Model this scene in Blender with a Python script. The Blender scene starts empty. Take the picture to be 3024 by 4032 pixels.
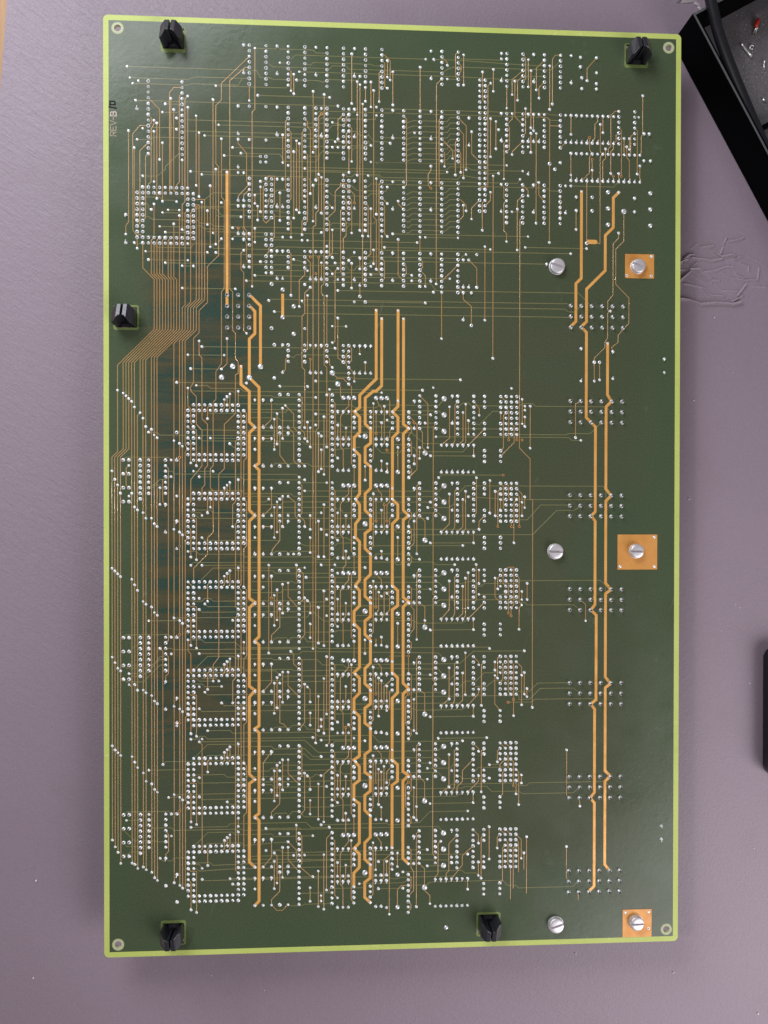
import bpy, math, random
import numpy as np
from mathutils import Vector, Matrix

rng = random.Random(7)
S = bpy.context.scene
COL = S.collection
MM = 0.001

# ------------------------------------------------------------------ camera
cam_d = bpy.data.cameras.new('camera')
cam = bpy.data.objects.new('camera', cam_d)
COL.objects.link(cam)
cam_d.sensor_fit = 'VERTICAL'
cam_d.sensor_height = 24.0
cam_d.lens = 24.0 * 3028.0 / 4032.0
cam_d.clip_start = 0.01
cam_d.clip_end = 50.0
_r = Vector((0.99860602, 0.00122274, 0.05276848))
_u = Vector((-0.00087172, 0.99997735, -0.00667452))
_b = Vector((-0.05277544, 0.00661922, 0.99858447))
_m = Matrix((_r, _u, _b)).transposed().to_4x4()
_m.translation = Vector((-24.688, -8.491, 357.117)) * MM
cam.matrix_world = _m
S.camera = cam
S.render.resolution_x = 768
S.render.resolution_y = 1024
S.render.engine = 'CYCLES'

# ------------------------------------------------------------------ world, lamps, exposure
W = bpy.data.worlds.new('World')
S.world = W
W.use_nodes = True
_bg = W.node_tree.nodes['Background']
_bg.inputs[0].default_value = (1.0, 0.93, 0.90, 1)
_bg.inputs[1].default_value = 0.11


def area_lamp(name, loc, target, sx, sy, watts, color, spread=180):
    d = bpy.data.lights.new(name, 'AREA')
    d.shape = 'RECTANGLE'
    d.size, d.size_y = sx, sy
    d.energy = watts
    d.color = color
    d.spread = math.radians(spread)
    o = bpy.data.objects.new(name, d)
    COL.objects.link(o)
    o.location = loc
    o.rotation_euler = (Vector(target) - Vector(loc)).to_track_quat('-Z', 'Y').to_euler()
    return o


area_lamp('window_light', (-0.36, 0.58, 0.44), (-0.10, 0.15, 0), 0.48, 0.34, 2.15, (0.92, 0.94, 1.0), 110)
area_lamp('room_light', (0.54, -0.56, 0.42), (0.17, -0.28, 0), 0.66, 0.60, 2.05, (1.0, 0.95, 0.99), 100)
area_lamp('side_light', (-0.64, 0.090, 0.80), (-0.09, 0.0, 0), 0.05, 0.10, 0.7, (1.0, 0.98, 0.95), 120)

S.view_settings.view_transform = 'Standard'
S.view_settings.look = 'None'
S.view_settings.exposure = 0.0
S.view_settings.gamma = 1.0


# ------------------------------------------------------------------ helpers
def tag(o, label=None, cat=None, group=None, kind=None):
    if label: o['label'] = label
    if cat: o['category'] = cat
    if group: o['group'] = group
    if kind: o['kind'] = kind
    return o


def empty(name, loc=(0, 0, 0)):
    o = bpy.data.objects.new(name, None)
    COL.objects.link(o)
    o.location = Vector(loc) * MM
    return o


def link_mesh(name, me, mat=None, parent=None, loc=None, rotz=0.0):
    if mat and not me.materials:
        me.materials.append(mat)
    o = bpy.data.objects.new(name, me)
    COL.objects.link(o)
    if parent: o.parent = parent
    if loc is not None: o.location = Vector(loc) * MM
    o.rotation_euler = (0, 0, rotz)
    return o


class MB:
    """collects vertices (mm) and faces"""
    def __init__(self):
        self.v, self.f = [], []

    def add(self, v, f):
        n = len(self.v)
        self.v += [tuple(p) for p in v]
        self.f += [tuple(i + n for i in q) for q in f]

    def prism(self, pts, z0, z1, cap_bottom=True):
        """z0/z1 number or function of (x, y); pts counter-clockwise"""
        g0 = z0 if callable(z0) else (lambda x, y: z0)
        g1 = z1 if callable(z1) else (lambda x, y: z1)
        n = len(pts)
        v = [(x, y, g0(x, y)) for x, y in pts] + [(x, y, g1(x, y)) for x, y in pts]
        f = [tuple(range(n, 2 * n))]
        if cap_bottom: f.append(tuple(reversed(range(n))))
        f += [(i, (i + 1) % n, n + (i + 1) % n, n + i) for i in range(n)]
        self.add(v, f)

    def box(self, x0, x1, y0, y1, z0, z1):
        self.prism([(x0, y0), (x1, y0), (x1, y1), (x0, y1)], z0, z1)

    def tube(self, path, r, n=8):
        path = [Vector(p) for p in path]
        rad = r if isinstance(r, (list, tuple)) else [r] * len(path)
        v, f = [], []
        for i, p in enumerate(path):
            a = path[max(i - 1, 0)]
            b = path[min(i + 1, len(path) - 1)]
            t = (b - a).normalized()
            up = Vector((0, 0, 1)) if abs(t.z) < 0.9 else Vector((1, 0, 0))
            s = t.cross(up).normalized()
            w = s.cross(t)
            for k in range(n):
                q = p + (s * math.cos(2 * math.pi * k / n) + w * math.sin(2 * math.pi * k / n)) * rad[i]
                v.append(q)
        for i in range(len(path) - 1):
            for k in range(n):
                a, b = i * n + k, i * n + (k + 1) % n
                f.append((a, b, b + n, a + n))
        f.append(tuple(range(n)))
        f.append(tuple(reversed(range((len(path) - 1) * n, len(path) * n))))
        self.add(v, f)

    def mesh(self, name, smooth=False):
        me = bpy.data.meshes.new(name)
        me.from_pydata([(x * MM, y * MM, z * MM) for x, y, z in self.v], [], self.f)
        if smooth:
            me.polygons.foreach_set('use_smooth', [True] * len(me.polygons))
        me.update()
        return me

    def build(self, name, mat, parent=None, smooth=False, loc=None, rotz=0.0, bevel=0.0, seg=2):
        o = link_mesh(name, self.mesh(name, smooth), mat, parent, loc, rotz)
        if bevel:
            m = o.modifiers.new('bevel', 'BEVEL')
            m.width = bevel * MM
            m.segments = seg
            m.limit_method = 'ANGLE'
            m.angle_limit = math.radians(35)
        return o


def round_rect(x0, x1, y0, y1, r, n=6):
    out = []
    for cx, cy, a0 in ((x1 - r, y1 - r, 0), (x0 + r, y1 - r, 90), (x0 + r, y0 + r, 180), (x1 - r, y0 + r, 270)):
        for k in range(n + 1):
            a = math.radians(a0 + 90 * k / n)
            out.append((cx + r * math.cos(a), cy + r * math.sin(a)))
    return out


def circle(cx, cy, r, n=28):
    return [(cx + r * math.cos(2 * math.pi * k / n), cy + r * math.sin(2 * math.pi * k / n)) for k in range(n)]


def sheet(name, outlines, z0, z1, mat, parent):
    """flat slab with holes, from closed outlines (mm)"""
    cu = bpy.data.curves.new(name, 'CURVE')
    cu.dimensions = '2D'
    cu.fill_mode = 'BOTH'
    cu.extrude = (z1 - z0) / 2 * MM
    for pts in outlines:
        sp = cu.splines.new('POLY')
        sp.points.add(len(pts) - 1)
        for p, (x, y) in zip(sp.points, pts):
            p.co = (x * MM, y * MM, 0, 1)
        sp.use_cyclic_u = True
    t = bpy.data.objects.new('tmp', cu)
    COL.objects.link(t)
    bpy.context.view_layer.update()
    me = bpy.data.meshes.new_from_object(t.evaluated_get(bpy.context.evaluated_depsgraph_get()))
    bpy.data.objects.remove(t)
    me.name = name
    me.materials.clear()
    return link_mesh(name, me, mat, parent, (0, 0, (z0 + z1) / 2))


# ------------------------------------------------------------------ materials
class N:
    """tiny node-tree writer"""
    def __init__(self, name):
        self.m = bpy.data.materials.new(name)
        self.m.use_nodes = True
        self.t = self.m.node_tree
        self.b = self.t.nodes['Principled BSDF']
        self.co = None

    def n(self, kind, **kw):
        o = self.t.nodes.new(kind)
        for k, v in kw.items():
            setattr(o, k, v)
        return o

    def put(self, sock, v):
        if hasattr(v, 'is_linked'):
            self.t.links.new(v, sock)
        else:
            sock.default_value = v

    def obj(self):
        if not self.co:
            self.co = self.n('ShaderNodeTexCoord').outputs['Object']
        return self.co

    def mapping(self, scale=(1, 1, 1), rot=(0, 0, 0)):
        o = self.n('ShaderNodeMapping')
        self.put(o.inputs[0], self.obj())
        o.inputs['Rotation'].default_value = rot
        q = self.n('ShaderNodeMapping')
        self.put(q.inputs[0], o.outputs[0])
        q.inputs['Scale'].default_value = scale
        return q.outputs[0]

    def noise(self, scale, detail=3, rough=0.5, vec=None, dist=0.0):
        o = self.n('ShaderNodeTexNoise')
        self.put(o.inputs['Vector'], vec or self.obj())
        o.inputs['Scale'].default_value = scale
        o.inputs['Detail'].default_value = detail
        o.inputs['Roughness'].default_value = rough
        o.inputs['Distortion'].default_value = dist
        return o.outputs['Fac']

    def ramp(self, fac, stops):
        o = self.n('ShaderNodeValToRGB')
        self.put(o.inputs[0], fac)
        e = o.color_ramp.elements
        while len(e) < len(stops): e.new(0.5)
        for q, (p, c) in zip(e, stops):
            q.position = p
            q.color = (*c, 1) if len(c) == 3 else c
        return o.outputs[0]

    def mix(self, fac, a, b, mode='MIX'):
        o = self.n('ShaderNodeMix', data_type='RGBA', blend_type=mode)
        self.put(o.inputs[0], fac)
        for s, v in ((o.inputs[6], a), (o.inputs[7], b)):
            self.put(s, v if hasattr(v, 'is_linked') else (*v, 1))
        return o.outputs[2]

    def math(self, op, a, b=0.0, c=None):
        o = self.n('ShaderNodeMath', operation=op)
        self.put(o.inputs[0], a)
        self.put(o.inputs[1], b)
        if c is not None: self.put(o.inputs[2], c)
        return o.outputs[0]

    def rng(self, v, a, b, lo=0.0, hi=1.0):
        o = self.n('ShaderNodeMapRange', interpolation_type='SMOOTHSTEP')
        self.put(o.inputs[0], v)
        for i, q in enumerate((a, b, lo, hi)):
            o.inputs[i + 1].default_value = q
        return o.outputs[0]

    def xyz(self):
        o = self.n('ShaderNodeSeparateXYZ')
        self.put(o.inputs[0], self.obj())
        return o.outputs

    def bump(self, h, dist, strength=1.0, chain=None):
        o = self.n('ShaderNodeBump')
        self.put(o.inputs['Height'], h)
        o.inputs['Distance'].default_value = dist
        o.inputs['Strength'].default_value = strength
        if chain: self.put(o.inputs['Normal'], chain)
        return o.outputs[0]

    def out(self, base, rough=0.5, metal=0.0, spec=None, normal=None, **kw):
        self.put(self.b.inputs['Base Color'], base if hasattr(base, 'is_linked') else (*base, 1))
        self.put(self.b.inputs['Roughness'], rough)
        self.put(self.b.inputs['Metallic'], metal)
        if spec is not None: self.put(self.b.inputs['Specular IOR Level'], spec)
        if normal: self.put(self.b.inputs['Normal'], normal)
        for k, v in kw.items():
            self.put(self.b.inputs[k.replace('_', ' ')], v)
        return self.m


def mat_vinyl():
    g = N('vinyl_mat')
    big = g.noise(9, 3)
    tone = g.ramp(big, [(0.3, (0.262, 0.200, 0.248)), (0.7, (0.286, 0.219, 0.274))])
    grain = g.noise(2600, 2)
    tone = g.mix(0.10, tone, g.ramp(grain, [(0.3, (0.11, 0.095, 0.11)), (0.7, (0.56, 0.50, 0.56))]))
    scuff = g.rng(g.noise(55, 5, 0.65), 0.66, 0.80)
    tone = g.mix(g.math('MULTIPLY', scuff, 0.10), tone, (0.52, 0.46, 0.50))
    stain = g.rng(g.noise(17, 5, 0.6, g.mapping((1, 1, 1), (0, 0, 0.5))), 0.55, 0.75)
    tone = g.mix(g.math('MULTIPLY', stain, 0.16), tone, (0.17, 0.125, 0.135))
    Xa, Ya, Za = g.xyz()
    ridge_glint = g.rng(Za, -0.01560, -0.01495)   # highlights painted into the colour of the raised creases
    tone = g.mix(g.math('MULTIPLY', ridge_glint, 0.55), tone, (0.50, 0.43, 0.475))
    # leather creases run down to the right, strongest on the left of the mat
    X, Y, Z = g.xyz()
    creases = g.noise(420, 4, 0.6, g.mapping((0.30, 1.3, 1), (0, 0, math.radians(36))), 0.8)
    zone = g.math('MULTIPLY', g.rng(X, 0.02, -0.13), g.rng(Y, -0.17, 0.02))
    zone = g.math('MULTIPLY_ADD', zone, 0.85, 0.15)
    b1 = g.bump(g.math('MULTIPLY', creases, zone), 0.0006, 0.6)
    b2 = g.bump(g.noise(900, 3, 0.6), 0.00022, 0.6, b1)
    return g.out(tone, g.rng(big, 0.2, 0.8, 0.42, 0.56), 0, 0.45, b2)


def mat_wood():
    g = N('wood_edge')
    w = g.noise(60, 5, 0.6, g.mapping((7, 0.5, 1)))
    c = g.ramp(w, [(0.25, (0.34, 0.165, 0.05)), (0.75, (0.52, 0.285, 0.10))])
    return g.out(c, 0.45, 0, 0.4)


def mat_laminate():
    g = N('bare_laminate')
    weave = g.noise(1400, 2)
    c = g.ramp(g.noise(35, 4), [(0.3, (0.50, 0.60, 0.13)), (0.7, (0.58, 0.66, 0.17))])
    c = g.mix(0.12, c, g.ramp(weave, [(0.3, (0.3, 0.36, 0.1)), (0.7, (0.8, 0.85, 0.4))]))
    c = g.mix(g.math('MULTIPLY', g.rng(g.noise(48, 6, 0.7), 0.55, 0.80), 0.45), c, (0.40, 0.40, 0.10))
    c = g.mix(g.math('MULTIPLY', g.rng(g.noise(330, 4, 0.7), 0.62, 0.74), 0.5), c, (0.78, 0.82, 0.45))
    c = g.mix(g.math('MULTIPLY', g.rng(g.noise(190, 3, 0.6, g.mapping((1, 1, 1), (0, 0, 0.7))), 0.70, 0.76), 0.6), c, (0.20, 0.20, 0.08))
    return g.out(c, 0.5, 0, 0.4, g.bump(g.noise(700, 4, 0.7), 0.0001, 0.6))


def mask_color(g):
    X, Y, Z = g.xyz()
    big = g.noise(14, 3)
    c = g.ramp(big, [(0.32, (0.062, 0.080, 0.041)), (0.55, (0.071, 0.084, 0.046)), (0.75, (0.056, 0.087, 0.045))])
    # greener laminate towards the rim of the panel
    ax = g.rng(g.math('ABSOLUTE', X), 0.095, 0.132)
    ay = g.rng(g.math('ABSOLUTE', Y), 0.165, 0.212)
    edge = g.math('MAXIMUM', ax, ay)
    c = g.mix(g.math('MULTIPLY', edge, 0.45), c, (0.058, 0.108, 0.050))
    # inner copper fill seen through the laminate: teal and brown streaks
    st = g.noise(150, 4, 0.6, g.mapping((0.13, 1.0, 1)), 0.7)
    streak = g.ramp(st, [(0.40, (0.088, 0.071, 0.036)), (0.47, (0.062, 0.062, 0.036)), (0.53, (0.042, 0.056, 0.038)), (0.58, (0.016, 0.054, 0.046))])
    zx = g.math('MULTIPLY', g.rng(X, -0.118, -0.108), g.rng(X, -0.045, -0.085))
    zy = g.math('MULTIPLY', g.rng(Y, -0.155, -0.09), g.rng(Y, 0.165, 0.10))
    c = g.mix(g.math('MULTIPLY', g.math('MULTIPLY', zx, zy), 0.78), c, streak)
    return c


def mat_mask():
    g = N('solder_mask')
    c = mask_color(g)
    weave = g.noise(1500, 2)
    c = g.mix(0.10, c, g.ramp(weave, [(0.3, (0.0, 0.0, 0.0)), (0.7, (0.22, 0.23, 0.17))]))
    X, Y, Z = g.xyz()
    haze = g.math('MULTIPLY', g.rng(g.noise(60, 6, 0.7), 0.60, 0.85), g.rng(X, -0.02, 0.12))
    c = g.mix(g.math('MULTIPLY', haze, 0.22), c, (0.40, 0.44, 0.38))
    scr = g.rng(g.noise(260, 2, 0.5, g.mapping((1, 0.06, 1), (0, 0, 0.35)), 1.5), 0.74, 0.80)
    c = g.mix(g.math('MULTIPLY', scr, 0.18), c, (0.45, 0.48, 0.42))
    r = g.rng(g.noise(45, 4), 0.3, 0.7, 0.18, 0.28)
    return g.out(c, r, 0, 0.36, g.bump(g.noise(420, 3), 0.00006, 0.5))


def mat_copper(name, lo, hi, rough, metal, relief=0.5):
    g = N(name)
    c = g.ramp(g.noise(120, 4), [(0.3, lo), (0.7, hi)])
    tarn = g.rng(g.noise(210, 6, 0.7), 0.56, 0.78)
    c = g.mix(g.math('MULTIPLY', tarn, 0.30), c, tuple(q * 0.55 for q in lo))
    pale = g.rng(g.noise(90, 5, 0.7, g.mapping((1, 1, 1), (0, 0, 1.1))), 0.60, 0.75)
    c = g.mix(g.math('MULTIPLY', pale, 0.25), c, tuple(min(1, q * 1.2 + 0.06) for q in hi))
    return g.out(c, g.rng(g.noise(160, 4), 0.3, 0.7, rough * 0.8, rough * 1.3), metal, 0.5, g.bump(g.noise(420, 3), 0.00008, relief))


def mat_solder(name='solder', metal=0.28, dim=1.0):
    g = N(name)
    c = g.ramp(g.noise(900, 2), [(0.3, (0.88 * dim, 0.89 * dim, 0.90 * dim)), (0.7, (0.97 * dim, 0.98 * dim, 0.99 * dim))])
    return g.out(c, g.rng(g.noise(1800, 2), 0.3, 0.7, 0.20, 0.38), metal, 0.8, g.bump(g.noise(2500, 2), 0.00008, 0.5))


def mat_plain(name, color, rough, metal=0.0, spec=0.5, grain=0.0, scale=800):
    g = N(name)
    c = color
    n = None
    if grain:
        k = g.noise(scale, 3)
        c = g.mix(grain, color, g.ramp(k, [(0.3, tuple(q * 0.4 for q in color)), (0.7, tuple(min(1, q * 1.7) for q in color))]))
        n = g.bump(k, 0.0001, 0.4)
    return g.out(c, rough, metal, spec, n)


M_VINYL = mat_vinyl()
M_WOOD = mat_wood()
M_LAM = mat_laminate()
M_MASK = mat_mask()
M_TRACK = mat_copper('track_copper', (0.48, 0.27, 0.105), (0.57, 0.33, 0.135), 0.085, 0.05, 0.04)
M_INNER = mat_copper('buried_copper', (0.205, 0.190, 0.078), (0.24, 0.22, 0.095), 0.25, 0.0)
M_POWER = mat_copper('wide_copper', (0.86, 0.42, 0.105), (0.95, 0.51, 0.15), 0.24, 0.20)
M_PAD = mat_copper('pad_copper', (0.66, 0.29, 0.065), (0.74, 0.35, 0.09), 0.4, 0.15)
M_SOLDER = mat_solder()
M_SOLDER2 = mat_solder('thick_solder', 0.62, 0.94)
M_DULL = mat_plain('dull_laminate', (0.17, 0.225, 0.07), 0.5, 0, 0.4, 0.3)
M_RINGP = mat_plain('pale_ring', (0.44, 0.48, 0.26), 0.5, 0, 0.4, 0.2)
M_STEEL = mat_plain('screw_steel', (0.80, 0.77, 0.80), 0.40, 0.55, grain=0.15, scale=1500)
M_BLACK = mat_plain('clip_nylon', (0.020, 0.020, 0.027), 0.36, 0, 0.8, 0.25)
M_HOLE = mat_plain('hole_dark', (0.02, 0.018, 0.015), 0.6)
M_INK = mat_plain('marker_ink', (0.012, 0.013, 0.014), 0.7, 0, 0.15)
M_LEAD = mat_plain('cut_lead_reflection', (0.06, 0.056, 0.058), 0.35, 0.4)  # dull cut lead ends, with the joints' dark reflections painted into the colour
M_TEXT = mat_plain('etched_text', (0.30, 0.235, 0.155), 0.45, 0.1)
M_TEXTB = mat_plain('tinned_text', (0.50, 0.40, 0.35), 0.5, 0.1)
M_TRAY = mat_plain('tray_plastic', (0.0015, 0.0015, 0.002), 0.5, 0, 0.03, 0.2)
M_RIM = mat_plain('tray_rim_gloss', (0.10, 0.10, 0.11), 0.22, 0, 1.0)
M_TRAYF = mat_plain('tray_floor', (0.13, 0.12, 0.13), 0.55, 0, 0.4, 0.5, 1800)
M_CABLE = mat_plain('cable_rubber', (0.012, 0.012, 0.016), 0.42, 0, 0.4, 0.2)
M_DEVICE = mat_plain('device_plastic', (0.006, 0.006, 0.008), 0.32, 0, 0.4, 0.15)
M_RED = mat_plain('red_resin', (0.55, 0.03, 0.02), 0.35, 0, 0.5, 0.2)
M_WIRE = mat_plain('tinned_wire', (0.85, 0.84, 0.82), 0.3, 0.7)
M_TORN = mat_plain('torn_backing', (0.50, 0.44, 0.47), 0.7)
M_DUST = mat_plain('pale_dust', (0.85, 0.83, 0.82), 0.7)

# ------------------------------------------------------------------ setting: wooden table and vinyl mat
TABLE = -16.0                      # mm, top of the mat; the board's solder side is z = 0
tb = MB()
tb.box(-900, 900, -900, 900, TABLE - 30, TABLE - 2.2)
tag(tb.build('table_top', M_WOOD), kind='structure')


def ridge_height(px, py):
    """wrinkled, blistered vinyl to the right of the board (mm)"""
    lines = [  # amplitude, points in the mat's own crease survey (u, v)
        (0.9, [(775, 1115), (830, 1075), (885, 1072)]), (0.8, [(860, 1100), (950, 1112), (1060, 1130), (1175, 1105)]),
        (0.7, [(740, 1150), (810, 1115)]), (1.0, [(740, 1335), (845, 1245)]), (0.8, [(845, 1215), (940, 1215)]),
        (0.6, [(950, 990), (1085, 970)]), (0.8, [(1085, 1030), (1165, 1085), (1270, 1062), (1310, 1080)]),
        (0.5, [(1190, 950), (1225, 890)]), (0.6, [(1235, 925), (1340, 905), (1400, 880)]),
        (0.6, [(985, 1250), (1100, 1235), (1210, 1190), (1290, 1185)]), (0.5, [(1300, 1115), (1380, 1080)]),
        (0.5, [(1160, 1055), (1190, 985)]), (0.5, [(930, 1265), (1010, 1350)]), (0.5, [(1060, 1365), (1085, 1335), (1150, 1330)]),
        (0.6, [(1290, 1310), (1400, 1330), (1550, 1320)]), (0.5, [(1555, 1310), (1565, 1195)]),
        (0.6, [(985, 1420), (1045, 1490), (1200, 1500)]), (0.7, [(1340, 1490), (1430, 1365)]), (0.6, [(1300, 1550), (1395, 1490)]),
        (1.3, [(740, 1530), (830, 1545), (950, 1585), (1100, 1570), (1290, 1580), (1375, 1555)]),
        (0.4, [(1320, 1260), (1410, 1310)]), (0.4, [(1370, 1150), (1460, 1180), (1455, 1240)]), (0.35, [(1180, 1440), (1340, 1440)]),
        (0.35, [(780, 1370), (880, 1390), (985, 1410)]), (0.3, [(1500, 1390), (1640, 1390)]), (0.5, [(780, 1150), (850, 1205), (915, 1150)])]
    h = np.zeros_like(px)
    r_ = random.Random(11)
    for _ in range(18):
        u, v = 1150 + r_.gauss(0, 210), 1220 + r_.gauss(0, 190)
        a, L = r_.uniform(-0.7, 0.7) + (1.2 if r_.random() < 0.25 else 0), r_.uniform(40, 120)
        c, s_ = math.cos(a), math.sin(a)
        lines.append((r_.uniform(0.10, 0.22), [(u - L * c, v - L * s_), (u + r_.uniform(-12, 12), v + r_.uniform(-12, 12)), (u + L * c, v + L * s_)]))
    for amp, pts in lines:
        q = [(142.58 + (u - 760) * 0.04862, 126.94 - (v - 850) * 0.0472) for u, v in pts]
        d = np.full_like(px, 1e9)
        for (ax, ay), (bx, by) in zip(q, q[1:]):
            L = (bx - ax) ** 2 + (by - ay) ** 2
            t = np.clip(((px - ax) * (bx - ax) + (py - ay) * (by - ay)) / L, 0, 1)
            d = np.minimum(d, np.hypot(px - ax - t * (bx - ax), py - ay - t * (by - ay)))
        h = np.maximum(h, 1.15 * amp * np.exp(-(d / 0.38) ** 2) + 0.15 * amp * np.exp(-(d / 1.1) ** 2))
    return h


mb = MB()
PX0, PX1, PY0, PY1 = 128.0, 192.0, 82.0, 134.0
nx, ny = 420, 340
gx, gy = np.meshgrid(np.linspace(PX0, PX1, nx), np.linspace(PY0, PY1, ny))
hz = ridge_height(gx, gy)
rs = np.random.RandomState(3)
base = rs.rand(100, 120)
iu = (gx - PX0) / (PX1 - PX0) * 118
iv = (gy - PY0) / (PY1 - PY0) * 98
i0, j0 = iu.astype(int), iv.astype(int)
fu, fv = iu - i0, iv - j0
i1, j1 = np.minimum(i0 + 1, 119), np.minimum(j0 + 1, 99)
nz = (base[j0, i0] * (1 - fu) + base[j0, i1] * fu) * (1 - fv) + (base[j1, i0] * (1 - fu) + base[j1, i1] * fu) * fv
win = np.exp(-(((gx - 163) / 17) ** 2 + ((gy - 105) / 13) ** 2) ** 1.5)
hz = hz + 0.16 * nz * win
fade = np.clip(np.minimum.reduce([gx - PX0, PX1 - gx, gy - PY0, PY1 - gy]) / 2.0, 0, 1)
hz = hz * fade + TABLE
idx = np.arange(nx * ny).reshape(ny, nx)
quads = np.stack([idx[:-1, :-1], idx[:-1, 1:], idx[1:, 1:], idx[1:, :-1]], -1).reshape(-1, 4)
mb.add(np.stack([gx, gy, hz], -1).reshape(-1, 3).tolist(), quads.tolist())
# the flat rest of the mat, laid round the wrinkled patch; its left edge runs up the wood
LX = lambda y: -183.36 + (y - 230.3) * 0.0732
Yb, Yt, Xr = -700.0, 700.0, 700.0
mb.add([(LX(Yb), Yb, TABLE), (Xr, Yb, TABLE), (Xr, PY0, TABLE), (PX1, PY0, TABLE), (PX0, PY0, TABLE), (LX(PY0), PY0, TABLE),
        (LX(PY1), PY1, TABLE), (PX0, PY1, TABLE), (PX1, PY1, TABLE), (Xr, PY1, TABLE), (Xr, Yt, TABLE), (LX(Yt), Yt, TABLE),
        (LX(Yb), Yb, TABLE - 2.2), (LX(Yt), Yt, TABLE - 2.2)],
       [(0, 1, 2, 3, 4, 5), (5, 4, 7, 6), (3, 2, 9, 8), (6, 7, 8, 9, 10, 11), (12, 0, 5, 6, 11, 13)])
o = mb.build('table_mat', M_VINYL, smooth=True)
o.data.set_sharp_from_angle(angle=math.radians(50))
tag(o, kind='structure')

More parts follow.
